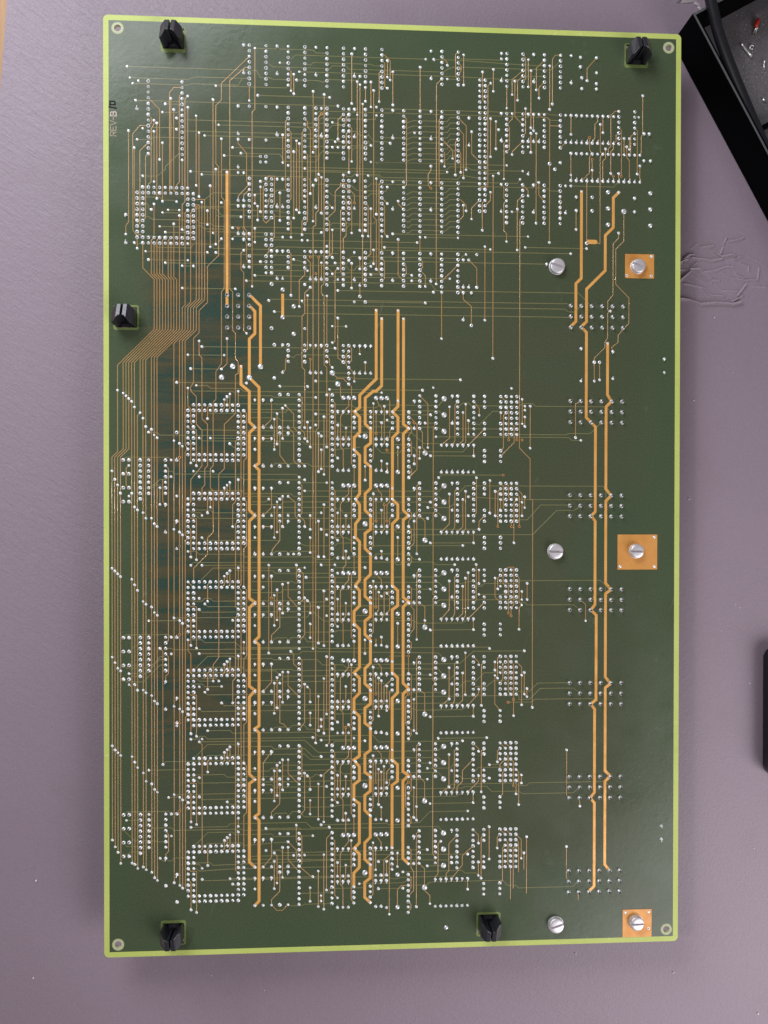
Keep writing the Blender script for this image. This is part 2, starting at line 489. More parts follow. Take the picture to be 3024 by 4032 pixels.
# ---- pad and track raster of the board: quarter steps of 0.1 inch
PADS = {
    'b': """56,186 56,250 56,314 56,378 56,442 56,506 114,158 114,222 114,286 114,350 114,414 114,478 114,170 114,234 114,298 114,362 114,426 114,490 114,182 114,246 114,310 114,374 114,438 114,502
100,198 100,262 100,326 100,390 100,454 100,518 -40,136 -48,144 -28,144 -20,136 32,140 36,148 248,18""",
    'c': """-10.98,21.12 -9,21.11 -7.02,21.09 -10.98,23.11 -9,23.09 -7.03,23.07 -10.98,25.05 -9.01,25.03 -7.03,25.01 -10.97,27.02 -9,27 -7.03,26.99 52.06,22.1 54.03,22.1 56,22.1 57.96,22.1 59.93,22.1
61.9,22.1 52.07,24.08 54.04,24.09 56,24.09 57.96,24.09 59.93,24.09 61.89,24.09 52.06,26.09 54.03,26.08 56,26.08 57.97,26.08 59.93,26.07 61.9,26.07 52.02,39.73 53.97,39.73 55.93,39.74 57.88,39.74
59.84,39.75 61.79,39.75 52.03,41.68 53.97,41.69 55.92,41.7 57.87,41.7 59.82,41.71 61.77,41.72 52.02,43.64 53.96,43.65 55.91,43.65 57.86,43.66 59.81,43.67 61.76,43.68 51.98,57.15 53.93,57.17
55.88,57.18 57.83,57.19 59.78,57.2 61.74,57.21 51.98,59.11 53.93,59.13 55.88,59.14 57.83,59.15 59.78,59.16 61.72,59.17 51.97,61.06 53.92,61.07 55.87,61.08 57.83,61.09 59.78,61.11 61.73,61.12 52,74.59
53.96,74.61 55.91,74.63 57.86,74.65 59.82,74.67 61.77,74.69 52,76.55 53.96,76.57 55.91,76.59 57.87,76.62 59.82,76.64 61.77,76.66 52.01,78.49 53.96,78.51 55.91,78.53 57.87,78.55 59.82,78.57 61.77,78.6
52.03,92.04 53.98,92.06 55.92,92.08 57.87,92.1 59.81,92.13 61.76,92.15 52.03,94 53.97,94.02 55.91,94.05 57.86,94.07 59.8,94.09 61.74,94.11 52.03,95.96 53.97,95.99 55.91,96.02 57.85,96.04 59.79,96.07
61.74,96.1 52.01,109.54 53.94,109.56 55.87,109.58 57.81,109.59 59.74,109.61 61.67,109.63 52.01,111.52 53.94,111.54 55.87,111.56 57.8,111.58 59.73,111.6 61.66,111.62 52,113.48 53.93,113.5 55.86,113.52
57.78,113.54 59.71,113.56 61.64,113.58 51.92,127.08 53.85,127.1 55.78,127.11 57.7,127.13 59.63,127.15 61.56,127.17 51.91,129.06 53.83,129.07 55.76,129.08 57.68,129.09 59.61,129.11 61.53,129.12
51.9,131.07 53.82,131.07 55.74,131.08 57.67,131.08 59.59,131.08 61.52,131.09""",
    'd': """-68,164 -64,164 -60,164 -56,164 -52,164 -48,164 -44,164 -40,164 -36,164 -68,228 -64,228 -60,228 -56,228 -52,228 -48,228 -44,228 -40,228 -36,228 -68,292 -64,292 -60,292 -56,292 -52,292
-48,292 -44,292 -40,292 -36,292 -68,356 -64,356 -60,356 -56,356 -52,356 -48,356 -44,356 -40,356 -36,356 -68,420 -64,420 -60,420 -56,420 -52,420 -48,420 -44,420 -40,420 -36,420 -68,484 -64,484 -60,484
-56,484 -52,484 -48,484 -44,484 -40,484 -36,484 -72,168 -68,168 -64,168 -60,168 -56,168 -52,168 -48,168 -44,168 -40,168 -36,168 -32,168 -72,232 -68,232 -64,232 -60,232 -56,232 -52,232 -48,232 -44,232
-40,232 -36,232 -32,232 -72,296 -68,296 -64,296 -60,296 -56,296 -52,296 -48,296 -44,296 -40,296 -36,296 -32,296 -72,360 -68,360 -64,360 -60,360 -56,360 -52,360 -48,360 -44,360 -40,360 -36,360 -32,360
-72,424 -68,424 -64,424 -60,424 -56,424 -52,424 -48,424 -44,424 -40,424 -36,424 -32,424 -72,488 -68,488 -64,488 -60,488 -56,488 -52,488 -48,488 -44,488 -40,488 -36,488 -32,488 -72,172 -72,176 -72,180
-72,184 -72,188 -72,192 -72,196 -72,236 -72,240 -72,244 -72,248 -72,252 -72,256 -72,260 -72,300 -72,304 -72,308 -72,312 -72,316 -72,320 -72,324 -72,364 -72,368 -72,372 -72,376 -72,380 -72,384 -72,388
-72,428 -72,432 -72,436 -72,440 -72,444 -72,448 -72,452 -72,492 -72,496 -72,500 -72,504 -72,508 -72,512 -72,516 -68,172 -68,176 -68,180 -68,184 -68,188 -68,192 -68,196 -68,236 -68,240 -68,244 -68,248
-68,252 -68,256 -68,260 -68,300 -68,304 -68,308 -68,312 -68,316 -68,320 -68,324 -68,364 -68,368 -68,372 -68,376 -68,380 -68,384 -68,388 -68,428 -68,432 -68,436 -68,440 -68,444 -68,448 -68,452 -68,492
-68,496 -68,500 -68,504 -68,508 -68,512 -68,516 -36,172 -36,176 -36,180 -36,184 -36,188 -36,192 -36,196 -36,236 -36,240 -36,244 -36,248 -36,252 -36,256 -36,260 -36,300 -36,304 -36,308 -36,312 -36,316
-36,320 -36,324 -36,364 -36,368 -36,372 -36,376 -36,380 -36,384 -36,388 -36,428 -36,432 -36,436 -36,440 -36,444 -36,448 -36,452 -36,492 -36,496 -36,500 -36,504 -36,508 -36,512 -36,516 -32,172 -32,176
-32,180 -32,184 -32,188 -32,192 -32,196 -32,236 -32,240 -32,244 -32,248 -32,252 -32,256 -32,260 -32,300 -32,304 -32,308 -32,312 -32,316 -32,320 -32,324 -32,364 -32,368 -32,372 -32,376 -32,380 -32,384
-32,388 -32,428 -32,432 -32,436 -32,440 -32,444 -32,448 -32,452 -32,492 -32,496 -32,500 -32,504 -32,508 -32,512 -32,516 -72,200 -68,200 -64,200 -60,200 -56,200 -52,200 -48,200 -44,200 -40,200 -36,200
-32,200 -72,264 -68,264 -64,264 -60,264 -56,264 -52,264 -48,264 -44,264 -40,264 -36,264 -32,264 -72,328 -68,328 -64,328 -60,328 -56,328 -52,328 -48,328 -44,328 -40,328 -36,328 -32,328 -72,392 -68,392
-64,392 -60,392 -56,392 -52,392 -48,392 -44,392 -40,392 -36,392 -32,392 -72,456 -68,456 -64,456 -60,456 -56,456 -52,456 -48,456 -44,456 -40,456 -36,456 -32,456 -72,520 -68,520 -64,520 -60,520 -56,520
-52,520 -48,520 -44,520 -40,520 -36,520 -32,520 -68,204 -64,204 -60,204 -56,204 -52,204 -48,204 -44,204 -40,204 -36,204 -68,268 -64,268 -60,268 -56,268 -52,268 -48,268 -44,268 -40,268 -36,268 -68,332
-64,332 -60,332 -56,332 -52,332 -48,332 -44,332 -40,332 -36,332 -68,396 -64,396 -60,396 -56,396 -52,396 -48,396 -44,396 -40,396 -36,396 -68,460 -64,460 -60,460 -56,460 -52,460 -48,460 -44,460 -40,460
-36,460 -68,524 -64,524 -60,524 -56,524 -52,524 -48,524 -44,524 -40,524 -36,524 8,156 8,160 8,164 8,168 8,172 8,176 8,180 8,184 8,188 8,192 8,196 8,200 8,204 8,208 8,220 8,224 8,228 8,232 8,236 8,240
8,244 8,248 8,252 8,256 8,260 8,264 8,268 8,272 8,284 8,288 8,292 8,296 8,300 8,304 8,308 8,312 8,316 8,320 8,324 8,328 8,332 8,336 8,348 8,352 8,356 8,360 8,364 8,368 8,372 8,376 8,380 8,384 8,388
8,392 8,396 8,400 8,412 8,416 8,420 8,424 8,428 8,432 8,436 8,440 8,444 8,448 8,452 8,456 8,460 8,464 8,476 8,480 8,484 8,488 8,492 8,496 8,500 8,504 8,508 8,512 8,516 8,520 8,524 8,528 32,156 32,160
32,164 32,168 32,172 32,176 32,180 32,184 32,188 32,192 32,196 32,200 32,204 32,208 32,220 32,224 32,228 32,232 32,236 32,240 32,244 32,248 32,252 32,256 32,260 32,264 32,268 32,272 32,284 32,288
32,292 32,296 32,300 32,304 32,308 32,312 32,316 32,320 32,324 32,328 32,332 32,336 32,348 32,352 32,356 32,360 32,364 32,368 32,372 32,376 32,380 32,384 32,388 32,392 32,396 32,400 32,412 32,416
32,420 32,424 32,428 32,432 32,436 32,440 32,444 32,448 32,452 32,456 32,460 32,464 32,476 32,480 32,484 32,488 32,492 32,496 32,500 32,504 32,508 32,512 32,516 32,520 32,524 32,528 48,172 48,176
48,180 48,236 48,240 48,244 48,300 48,304 48,308 48,364 48,368 48,372 48,428 48,432 48,436 48,492 48,496 48,500 48,200 48,204 48,208 48,264 48,268 48,272 48,328 48,332 48,336 48,392 48,396 48,400
48,456 48,460 48,464 48,520 48,524 48,528 60,168 60,172 60,176 60,232 60,236 60,240 60,296 60,300 60,304 60,360 60,364 60,368 60,424 60,428 60,432 60,488 60,492 60,496 60,196 60,200 60,204 60,260
60,264 60,268 60,324 60,328 60,332 60,388 60,392 60,396 60,452 60,456 60,460 60,516 60,520 60,524 76,172 76,176 76,180 76,236 76,240 76,244 76,300 76,304 76,308 76,364 76,368 76,372 76,428 76,432
76,436 76,492 76,496 76,500 88,168 88,172 88,176 88,232 88,236 88,240 88,296 88,300 88,304 88,360 88,364 88,368 88,424 88,428 88,432 88,488 88,492 88,496 88,188 88,192 88,196 88,200 88,204 88,208
88,212 88,216 88,252 88,256 88,260 88,264 88,268 88,272 88,276 88,280 88,316 88,320 88,324 88,328 88,332 88,336 88,340 88,344 88,380 88,384 88,388 88,392 88,396 88,400 88,404 88,408 88,444 88,448
88,452 88,456 88,460 88,464 88,468 88,472 88,508 88,512 88,516 88,520 88,524 88,528 88,532 88,536 96,156 96,160 96,164 96,168 96,172 96,176 96,180 96,220 96,224 96,228 96,232 96,236 96,240 96,244
96,284 96,288 96,292 96,296 96,300 96,304 96,308 96,348 96,352 96,356 96,360 96,364 96,368 96,372 96,412 96,416 96,420 96,424 96,428 96,432 96,436 96,476 96,480 96,484 96,488 96,492 96,496 96,500
108,156 108,160 108,164 108,168 108,172 108,176 108,180 108,220 108,224 108,228 108,232 108,236 108,240 108,244 108,284 108,288 108,292 108,296 108,300 108,304 108,308 108,348 108,352 108,356 108,360
108,364 108,368 108,372 108,412 108,416 108,420 108,424 108,428 108,432 108,436 108,476 108,480 108,484 108,488 108,492 108,496 108,500 124,156 124,160 124,164 124,168 124,172 124,176 124,180 124,184
124,220 124,224 124,228 124,232 124,236 124,240 124,244 124,248 124,284 124,288 124,292 124,296 124,300 124,304 124,308 124,312 124,348 124,352 124,356 124,360 124,364 124,368 124,372 124,376 124,412
124,416 124,420 124,424 124,428 124,432 124,436 124,440 124,476 124,480 124,484 124,488 124,492 124,496 124,500 124,504 136,156 136,160 136,164 136,168 136,172 136,176 136,180 136,184 136,220 136,224
136,228 136,232 136,236 136,240 136,244 136,248 136,284 136,288 136,292 136,296 136,300 136,304 136,308 136,312 136,348 136,352 136,356 136,360 136,364 136,368 136,372 136,376 136,412 136,416 136,420
136,424 136,428 136,432 136,436 136,440 136,476 136,480 136,484 136,488 136,492 136,496 136,500 136,504 144,156 144,160 144,164 144,220 144,224 144,228 144,284 144,288 144,292 144,348 144,352 144,356
144,412 144,416 144,420 144,476 144,480 144,484 144,176 144,180 144,184 144,240 144,244 144,248 144,304 144,308 144,312 144,368 144,372 144,376 144,432 144,436 144,440 144,496 144,500 144,504 144,196
144,200 144,204 144,260 144,264 144,268 144,324 144,328 144,332 144,388 144,392 144,396 144,452 144,456 144,460 144,516 144,520 144,524 156,156 156,160 156,164 156,220 156,224 156,228 156,284 156,288
156,292 156,348 156,352 156,356 156,412 156,416 156,420 156,476 156,480 156,484 156,176 156,180 156,184 156,240 156,244 156,248 156,304 156,308 156,312 156,368 156,372 156,376 156,432 156,436 156,440
156,496 156,500 156,504 156,196 156,200 156,204 156,260 156,264 156,268 156,324 156,328 156,332 156,388 156,392 156,396 156,452 156,456 156,460 156,516 156,520 156,524 160,156 160,160 160,164 160,168
160,172 160,176 160,180 160,184 160,220 160,224 160,228 160,232 160,236 160,240 160,244 160,248 160,284 160,288 160,292 160,296 160,300 160,304 160,308 160,312 160,348 160,352 160,356 160,360 160,364
160,368 160,372 160,376 160,412 160,416 160,420 160,424 160,428 160,432 160,436 160,440 160,476 160,480 160,484 160,488 160,492 160,496 160,500 160,504 164,156 164,160 164,164 164,168 164,172 164,176
164,180 164,184 164,220 164,224 164,228 164,232 164,236 164,240 164,244 164,248 164,284 164,288 164,292 164,296 164,300 164,304 164,308 164,312 164,348 164,352 164,356 164,360 164,364 164,368 164,372
164,376 164,412 164,416 164,420 164,424 164,428 164,432 164,436 164,440 164,476 164,480 164,484 164,488 164,492 164,496 164,500 164,504 168,156 168,160 168,164 168,168 168,172 168,176 168,180 168,184
168,220 168,224 168,228 168,232 168,236 168,240 168,244 168,248 168,284 168,288 168,292 168,296 168,300 168,304 168,308 168,312 168,348 168,352 168,356 168,360 168,364 168,368 168,372 168,376 168,412
168,416 168,420 168,424 168,428 168,432 168,436 168,440 168,476 168,480 168,484 168,488 168,492 168,496 168,500 168,504 0,120 0,124 0,128 0,132 12,120 12,124 12,128 12,132 28,120 28,124 28,128 28,132
40,120 40,124 40,128 40,132 44,120 44,124 44,128 44,132 -106,204 -106,208 -106,212 -106,216 -106,220 -106,224 -106,228 -106,232 -106,332 -106,336 -106,340 -106,344 -106,348 -106,352 -106,356 -106,360
-106,460 -106,464 -106,468 -106,472 -106,476 -106,480 -106,484 -106,488 -100,204 -100,208 -100,212 -100,216 -100,220 -100,224 -100,228 -100,332 -100,336 -100,340 -100,344 -100,348 -100,352 -100,356
-100,460 -100,464 -100,468 -100,472 -100,476 -100,480 -100,484 -88,204 -88,208 -88,212 -88,216 -88,220 -88,224 -88,228 -88,332 -88,336 -88,340 -88,344 -88,348 -88,352 -88,356 -88,460 -88,464 -88,468
-88,472 -88,476 -88,480 -88,484 -104,8 -100,8 -96,8 -92,8 -88,8 -84,8 -80,8 -76,8 -72,8 -108,12 -104,12 -100,12 -96,12 -92,12 -88,12 -84,12 -80,12 -76,12 -72,12 -68,12 -108,16 -108,20 -108,24 -108,28
-108,32 -108,36 -108,40 -104,16 -104,20 -104,24 -104,28 -104,32 -104,36 -104,40 -72,16 -72,20 -72,24 -72,28 -72,32 -72,36 -72,40 -68,16 -68,20 -68,24 -68,28 -68,32 -68,36 -68,40 -108,44 -104,44
-100,44 -96,44 -92,44 -88,44 -84,44 -80,44 -76,44 -72,44 -68,44 -104,48 -100,48 -96,48 -92,48 -88,48 -84,48 -80,48 -76,48 -72,48 -28,0 -28,4 -28,8 -28,12 -28,16 -28,20 -28,24 -28,28 -28,40 -28,44
-28,48 -28,56 -28,60 -28,64 -16,0 -16,4 -16,8 -16,12 -16,16 -16,20 -16,24 -16,28 -12,0 -12,4 -12,8 -12,12 -12,16 -12,20 -12,24 -12,28 0,0 0,4 0,8 0,12 0,16 0,20 0,24 0,28 0,32 0,36 12,0 12,4 12,8
12,12 12,16 12,20 12,24 12,28 12,32 12,36 28,0 28,4 28,8 28,12 28,16 28,20 28,24 28,28 28,32 28,36 40,0 40,4 40,8 40,12 40,16 40,20 40,24 40,28 40,32 40,36 44,0 44,4 44,8 44,12 44,16 44,20 44,24 44,28
56,0 56,4 56,8 56,12 56,16 56,20 56,24 56,28 56,32 56,36 -16,40 -16,44 -16,48 -12,40 -12,44 -12,48 -12,52 -12,56 -12,60 -12,64 -12,68 -16,56 -16,60 -16,64 0,52 0,56 0,60 0,64 12,52 12,56 12,60 12,64
28,52 28,56 28,60 28,64 28,68 28,72 28,76 40,52 40,56 40,60 40,64 40,68 40,72 40,76 56,52 56,56 56,60 56,64 56,68 56,72 56,76 68,52 68,56 68,60 68,64 68,68 68,72 68,76 84,52 84,56 84,60 84,64 84,68
84,72 84,76 96,52 96,56 96,60 96,64 96,68 96,72 96,76 112,52 112,56 112,60 112,64 112,68 112,72 112,76 124,52 124,56 124,60 124,64 124,68 124,72 124,76 160,0 160,4 160,8 160,12 160,16 160,20 160,24
160,28 172,0 172,4 172,8 172,12 172,16 172,20 172,24 172,28 188,0 188,4 188,8 188,12 188,16 188,20 188,24 188,28 200,0 200,4 200,8 200,12 200,16 200,20 200,24 200,28 -100,-68 -100,-64 -100,-60
-100,-56 -100,-52 -100,-48 -100,-44 -100,-40 -100,-36 -100,-32 -100,-28 -100,-24 -100,-20 -100,-16 -76,-68 -76,-64 -76,-60 -76,-56 -76,-52 -76,-48 -76,-44 -76,-40 -76,-36 -76,-32 -76,-28 -76,-24
-76,-20 -76,-16 -28,-96 -28,-92 -28,-88 -28,-84 -28,-80 -28,-76 -28,-72 -28,-68 -16,-96 -16,-92 -16,-88 -16,-84 -16,-80 -16,-76 -16,-72 -16,-68 0,-96 0,-92 0,-88 0,-84 0,-80 0,-76 0,-72 0,-68 12,-96
12,-92 12,-88 12,-84 12,-80 12,-76 12,-72 12,-68 28,-96 28,-92 28,-88 28,-84 28,-80 28,-76 28,-72 28,-68 40,-96 40,-92 40,-88 40,-84 40,-80 40,-76 40,-72 40,-68 56,-96 56,-92 56,-88 56,-84 56,-80
56,-76 56,-72 56,-68 0,-52 0,-48 0,-44 0,-40 0,-36 0,-32 0,-28 0,-24 0,-20 0,-16 12,-52 12,-48 12,-44 12,-40 12,-36 12,-32 12,-28 12,-24 12,-20 12,-16 20,-52 20,-48 20,-44 20,-40 20,-36 20,-32 20,-28
20,-24 28,-52 28,-48 28,-44 28,-40 28,-36 28,-32 28,-28 28,-24 28,-20 28,-16 40,-52 40,-48 40,-44 40,-40 40,-36 40,-32 40,-28 40,-24 40,-20 40,-16 44,-52 44,-48 44,-44 44,-40 44,-36 44,-32 44,-28
44,-24 56,-52 56,-48 56,-44 56,-40 56,-36 56,-32 56,-28 56,-24 56,-20 56,-16 68,-96 68,-92 68,-88 68,-84 68,-80 68,-76 68,-72 68,-68 112,-96 112,-92 112,-88 112,-84 112,-80 112,-76 112,-72 124,-96
124,-92 124,-88 124,-84 124,-80 124,-76 124,-72 160,-96 160,-92 160,-88 160,-84 160,-80 160,-76 160,-72 172,-96 172,-92 172,-88 172,-84 172,-80 172,-76 172,-72 188,-96 188,-92 188,-88 188,-84 188,-80
188,-76 188,-72 200,-96 200,-92 200,-88 200,-84 200,-80 200,-76 200,-72 68,-52 68,-48 68,-44 68,-40 68,-36 68,-32 68,-28 68,-24 68,-20 68,-16 84,-52 84,-48 84,-44 84,-40 84,-36 84,-32 84,-28 84,-24
84,-20 84,-16 96,-52 96,-48 96,-44 96,-40 96,-36 96,-32 96,-28 96,-24 96,-20 96,-16 112,-52 112,-48 112,-44 112,-40 112,-36 112,-32 112,-28 112,-24 112,-20 112,-16 124,-52 124,-48 124,-44 124,-40
124,-36 124,-32 124,-28 124,-24 124,-20 124,-16 140,-76 140,-72 140,-68 140,-64 140,-60 140,-56 140,-52 140,-48 140,-44 140,-40 140,-36 140,-32 140,-28 140,-24 140,-20 140,-16 140,-12 140,-8 140,-4
140,0 140,4 140,8 140,12 140,16 140,20 144,-76 144,-72 144,-68 144,-64 144,-60 144,-56 144,-52 144,-48 144,-44 144,-40 144,-36 144,-32 144,-28 144,-24 144,-20 144,-16 144,-12 144,-8 144,-4 144,0 144,4
144,8 144,12 144,16 144,20 160,-52 160,-48 160,-44 160,-40 160,-36 160,-32 160,-28 160,-24 172,-52 172,-48 172,-44 172,-40 172,-36 172,-32 172,-28 172,-24 188,-52 188,-48 188,-44 188,-40 188,-36
188,-32 188,-28 200,-52 200,-48 200,-44 200,-40 200,-36 200,-32 200,-28 244,-56 244,-52 244,-48 244,-44 244,-40 244,-36 244,-32 256,-56 256,-52 256,-48 256,-44 256,-40 256,-36 256,-32 68,0 68,4 68,8
68,12 68,16 68,20 68,24 68,28 68,32 68,36 84,0 84,4 84,8 84,12 84,16 84,20 84,24 84,28 84,32 84,36 96,0 96,4 96,8 96,12 96,16 96,20 96,24 96,28 96,32 96,36 112,0 112,4 112,8 112,12 112,16 112,20
112,24 112,28 112,32 112,36 124,0 124,4 124,8 124,12 124,16 124,20 124,24 124,28 124,32 124,36 -88,512 -80,524 120,496 120,500 -6,180 -6,244 -6,308 -6,372 -6,436 -6,500 -6,184 -6,248 -6,312 -6,376
-6,440 -6,504 -6,208 -6,272 -6,336 -6,400 -6,464 -6,528 -6,156 -6,220 -6,284 -6,348 -6,412 -6,476 0,156 0,220 0,284 0,348 0,412 0,476 -80,184 -12,108 12,108 -10,120 -10,144 44,136 44,140 44,144 44,148
134,104 226,130 230,130 -118,204 -118,332 -118,460 -114,204 -114,332 -114,460 -118,214 -118,342 -118,470 -114,214 -114,342 -114,470 -118,224 -118,352 -118,480 -114,224 -114,352 -114,480 -118,234
-118,362 -118,490 -114,234 -114,362 -114,490 124,80 52,84 48,88 56,88 12,76 -12,76 128,56 132,56 138,52 138,76 192,-16 200,-17 196,-12 224,8 224,18 -28,-52 -16,-52 -20,-16 -16,-16 -20,-12 -16,-12
220,42""",
    'e': """116,548 40,158 40,222 40,286 40,350 40,414 40,478 44,158 44,222 44,286 44,350 44,414 44,478 48,158 48,222 48,286 48,350 48,414 48,478 64,158 64,222 64,286 64,350 64,414 64,478 68,158
68,222 68,286 68,350 68,414 68,478 72,158 72,222 72,286 72,350 72,414 72,478 80,188 80,252 80,316 80,380 80,444 80,508 80,212 80,276 80,340 80,404 80,468 80,532 4,92 -4,100 4,112 -4,80 236,4 236,16
236,28 268,4 268,16 268,28""",
    'h': """162,316 164,318 -78,394 -12,304 64,311 64,335 64,375 88,347 88,375 162,382 166,380 42,399 64,440 88,440 166,444 -4,84 16,130 64,184 92,176 162,188 168,188 172,188 -78,202 -78,330 -78,458
-78,266 72,196 70,236 64,248 72,248 158,214 154,252 164,252 170,252 -36,36 -32,36 -66,22 48,16 16,56 22,56 20,68 104,4 224,-20 240,-8 246,-8 24,-48 222,-36""",
    'j': """49,168 49,232 49,296 49,360 49,424 49,488 48,196 48,260 48,324 48,388 48,452 48,516 60,180 60,244 60,308 60,372 60,436 60,500 60,208 60,272 60,336 60,400 60,464 60,528 76,168 76,232 76,296
76,360 76,424 76,488 88,180 88,244 88,308 88,372 88,436 88,500""",
    'n': """108,512 112,512 116,512 120,512 124,512 128,512 132,512 112,192 116,192 120,192 124,192 128,192 132,192 136,192 112,256 116,256 120,256 124,256 128,256 132,256 136,256 112,320 116,320
120,320 124,320 128,320 132,320 136,320 112,384 116,384 120,384 124,384 128,384 132,384 136,384 112,448 116,448 120,448 124,448 128,448 132,448 136,448 48,120 52,120 56,120 60,120 204,-52 208,-52
212,-52 216,-52 220,-52 224,-52 228,-52 232,-52 236,-52 240,-52 208,-24 212,-24 216,-24 220,-24 224,-24 228,-24 232,-24 236,-24 240,-24 244,-24 248,-24 252,-24 256,-24 260,-24 -80,504 -24,160 -24,224
-24,288 -24,352 -24,416 -24,480 -18,160 -18,224 -18,288 -18,352 -18,416 -18,480 -12,160 -12,224 -12,288 -12,352 -12,416 -12,480 0,184 0,248 0,312 0,376 0,440 0,504 -24,188 -24,252 -24,316 -24,380
-24,444 -24,508 -18,188 -18,252 -18,316 -18,380 -18,444 -18,508 -12,188 -12,252 -12,316 -12,380 -12,444 -12,508 36,168 36,232 36,296 36,360 36,424 36,488 40,168 40,232 40,296 40,360 40,424 40,488
44,168 44,232 44,296 44,360 44,424 44,488 36,192 36,256 36,320 36,384 36,448 36,512 40,192 40,256 40,320 40,384 40,448 40,512 44,192 44,256 44,320 44,384 44,448 44,512 64,168 64,232 64,296 64,360
64,424 64,488 68,168 68,232 68,296 68,360 68,424 68,488 72,168 72,232 72,296 72,360 72,424 72,488 64,192 64,256 64,320 64,384 64,448 64,512 68,192 68,256 68,320 68,384 68,448 68,512 72,192 72,256
72,320 72,384 72,448 72,512 92,160 92,224 92,288 92,352 92,416 92,480 120,156 120,220 120,284 120,348 120,412 120,476 -4,120 16,120 20,120 24,120 240,122 216,120 279,127 279,137 278,476 278,486
-80,248 -80,376 -88,236 -88,364 -88,492 -116,28 -36,-4 -32,-4 -36,20 -32,20 -32,44 20,0 -8,0 -4,0 48,0 -8,52 -4,52 16,52 20,52 24,52 48,52 52,56 76,0 104,0 76,52 104,52 156,0 128,80 134,80 212,18
212,8 180,0 204,0 190,58 263,-20 268,-20 256,8 256,18 -32,-96 -36,-52 -36,-28 -28,-28 -8,-96 20,-96 48,-96 -8,-52 24,-52 48,-52 -16,-28 104,-96 76,-52 104,-52 156,-96 156,-52 132,-48 180,-96 208,-96
215,-95 227,-95 215,-88 227,-84 216,-80 227,-76 216,-72 227,-72 176,-52 180,-52 184,-52 176,-28 263,-40 267,-40""",
    'u': """108,532 112,532 116,532 120,532 124,532 128,532 132,532 112,212 116,212 120,212 124,212 128,212 132,212 136,212 112,276 116,276 120,276 124,276 128,276 132,276 136,276 112,340 116,340
120,340 124,340 128,340 132,340 136,340 112,404 116,404 120,404 124,404 128,404 132,404 136,404 112,468 116,468 120,468 124,468 128,468 132,468 136,468 48,140 52,140 56,140 60,140 208,-4 212,-4 216,-4
220,-4 224,-4 228,-4 232,-4 236,-4 240,-4 244,-4 248,-4 252,-4 256,-4 260,-4 204,-32 208,-32 212,-32 216,-32 220,-32 224,-32 228,-32 232,-32 236,-32 240,-32 -80,394 -80,396 -18,180 -18,244 -18,308
-18,372 -18,436 -18,500 -12,180 -12,244 -12,308 -12,372 -12,436 -12,500 0,180 0,244 0,308 0,372 0,436 0,500 -18,208 -18,272 -18,336 -18,400 -18,464 -18,528 -12,208 -12,272 -12,336 -12,400 -12,464
-12,528 0,208 0,272 0,336 0,400 0,464 0,528 -24,180 -24,244 -24,308 -24,372 -24,436 -24,500 -24,208 -24,272 -24,336 -24,400 -24,464 -24,528 36,188 36,252 36,316 36,380 36,444 36,508 40,188 40,252
40,316 40,380 40,444 40,508 44,188 44,252 44,316 44,380 44,444 44,508 36,211 36,275 36,339 36,403 36,467 36,531 40,211 40,275 40,339 40,403 40,467 40,531 44,211 44,275 44,339 44,403 44,467 44,531
64,188 64,252 64,316 64,380 64,444 64,508 68,188 68,252 68,316 68,380 68,444 68,508 72,188 72,252 72,316 72,380 72,444 72,508 64,211 64,275 64,339 64,403 64,467 64,531 68,211 68,275 68,339 68,403
68,467 68,531 72,212 72,276 72,340 72,404 72,468 72,532 92,180 92,244 92,308 92,372 92,436 92,500 120,176 120,240 120,304 120,368 120,432 -4,140 16,140 20,140 24,140 128,100 240,142 216,144 -80,204
-80,332 -80,460 -88,256 -88,384 -80,268 -116,48 -36,-8 -36,16 -32,16 -36,40 -32,40 -32,64 -8,20 -4,20 20,20 48,20 -8,72 -4,72 16,72 20,72 24,72 48,72 52,76 76,20 104,20 76,72 104,72 156,20 128,76
132,76 176,-8 180,20 204,20 -108,-48 -32,-76 -36,-32 -8,-76 20,-76 48,-76 -8,-32 24,-32 48,-32 104,-76 76,-32 104,-32 132,-28 156,-76 156,-32 180,-76 208,-76 176,-32 180,-32 184,-32""",
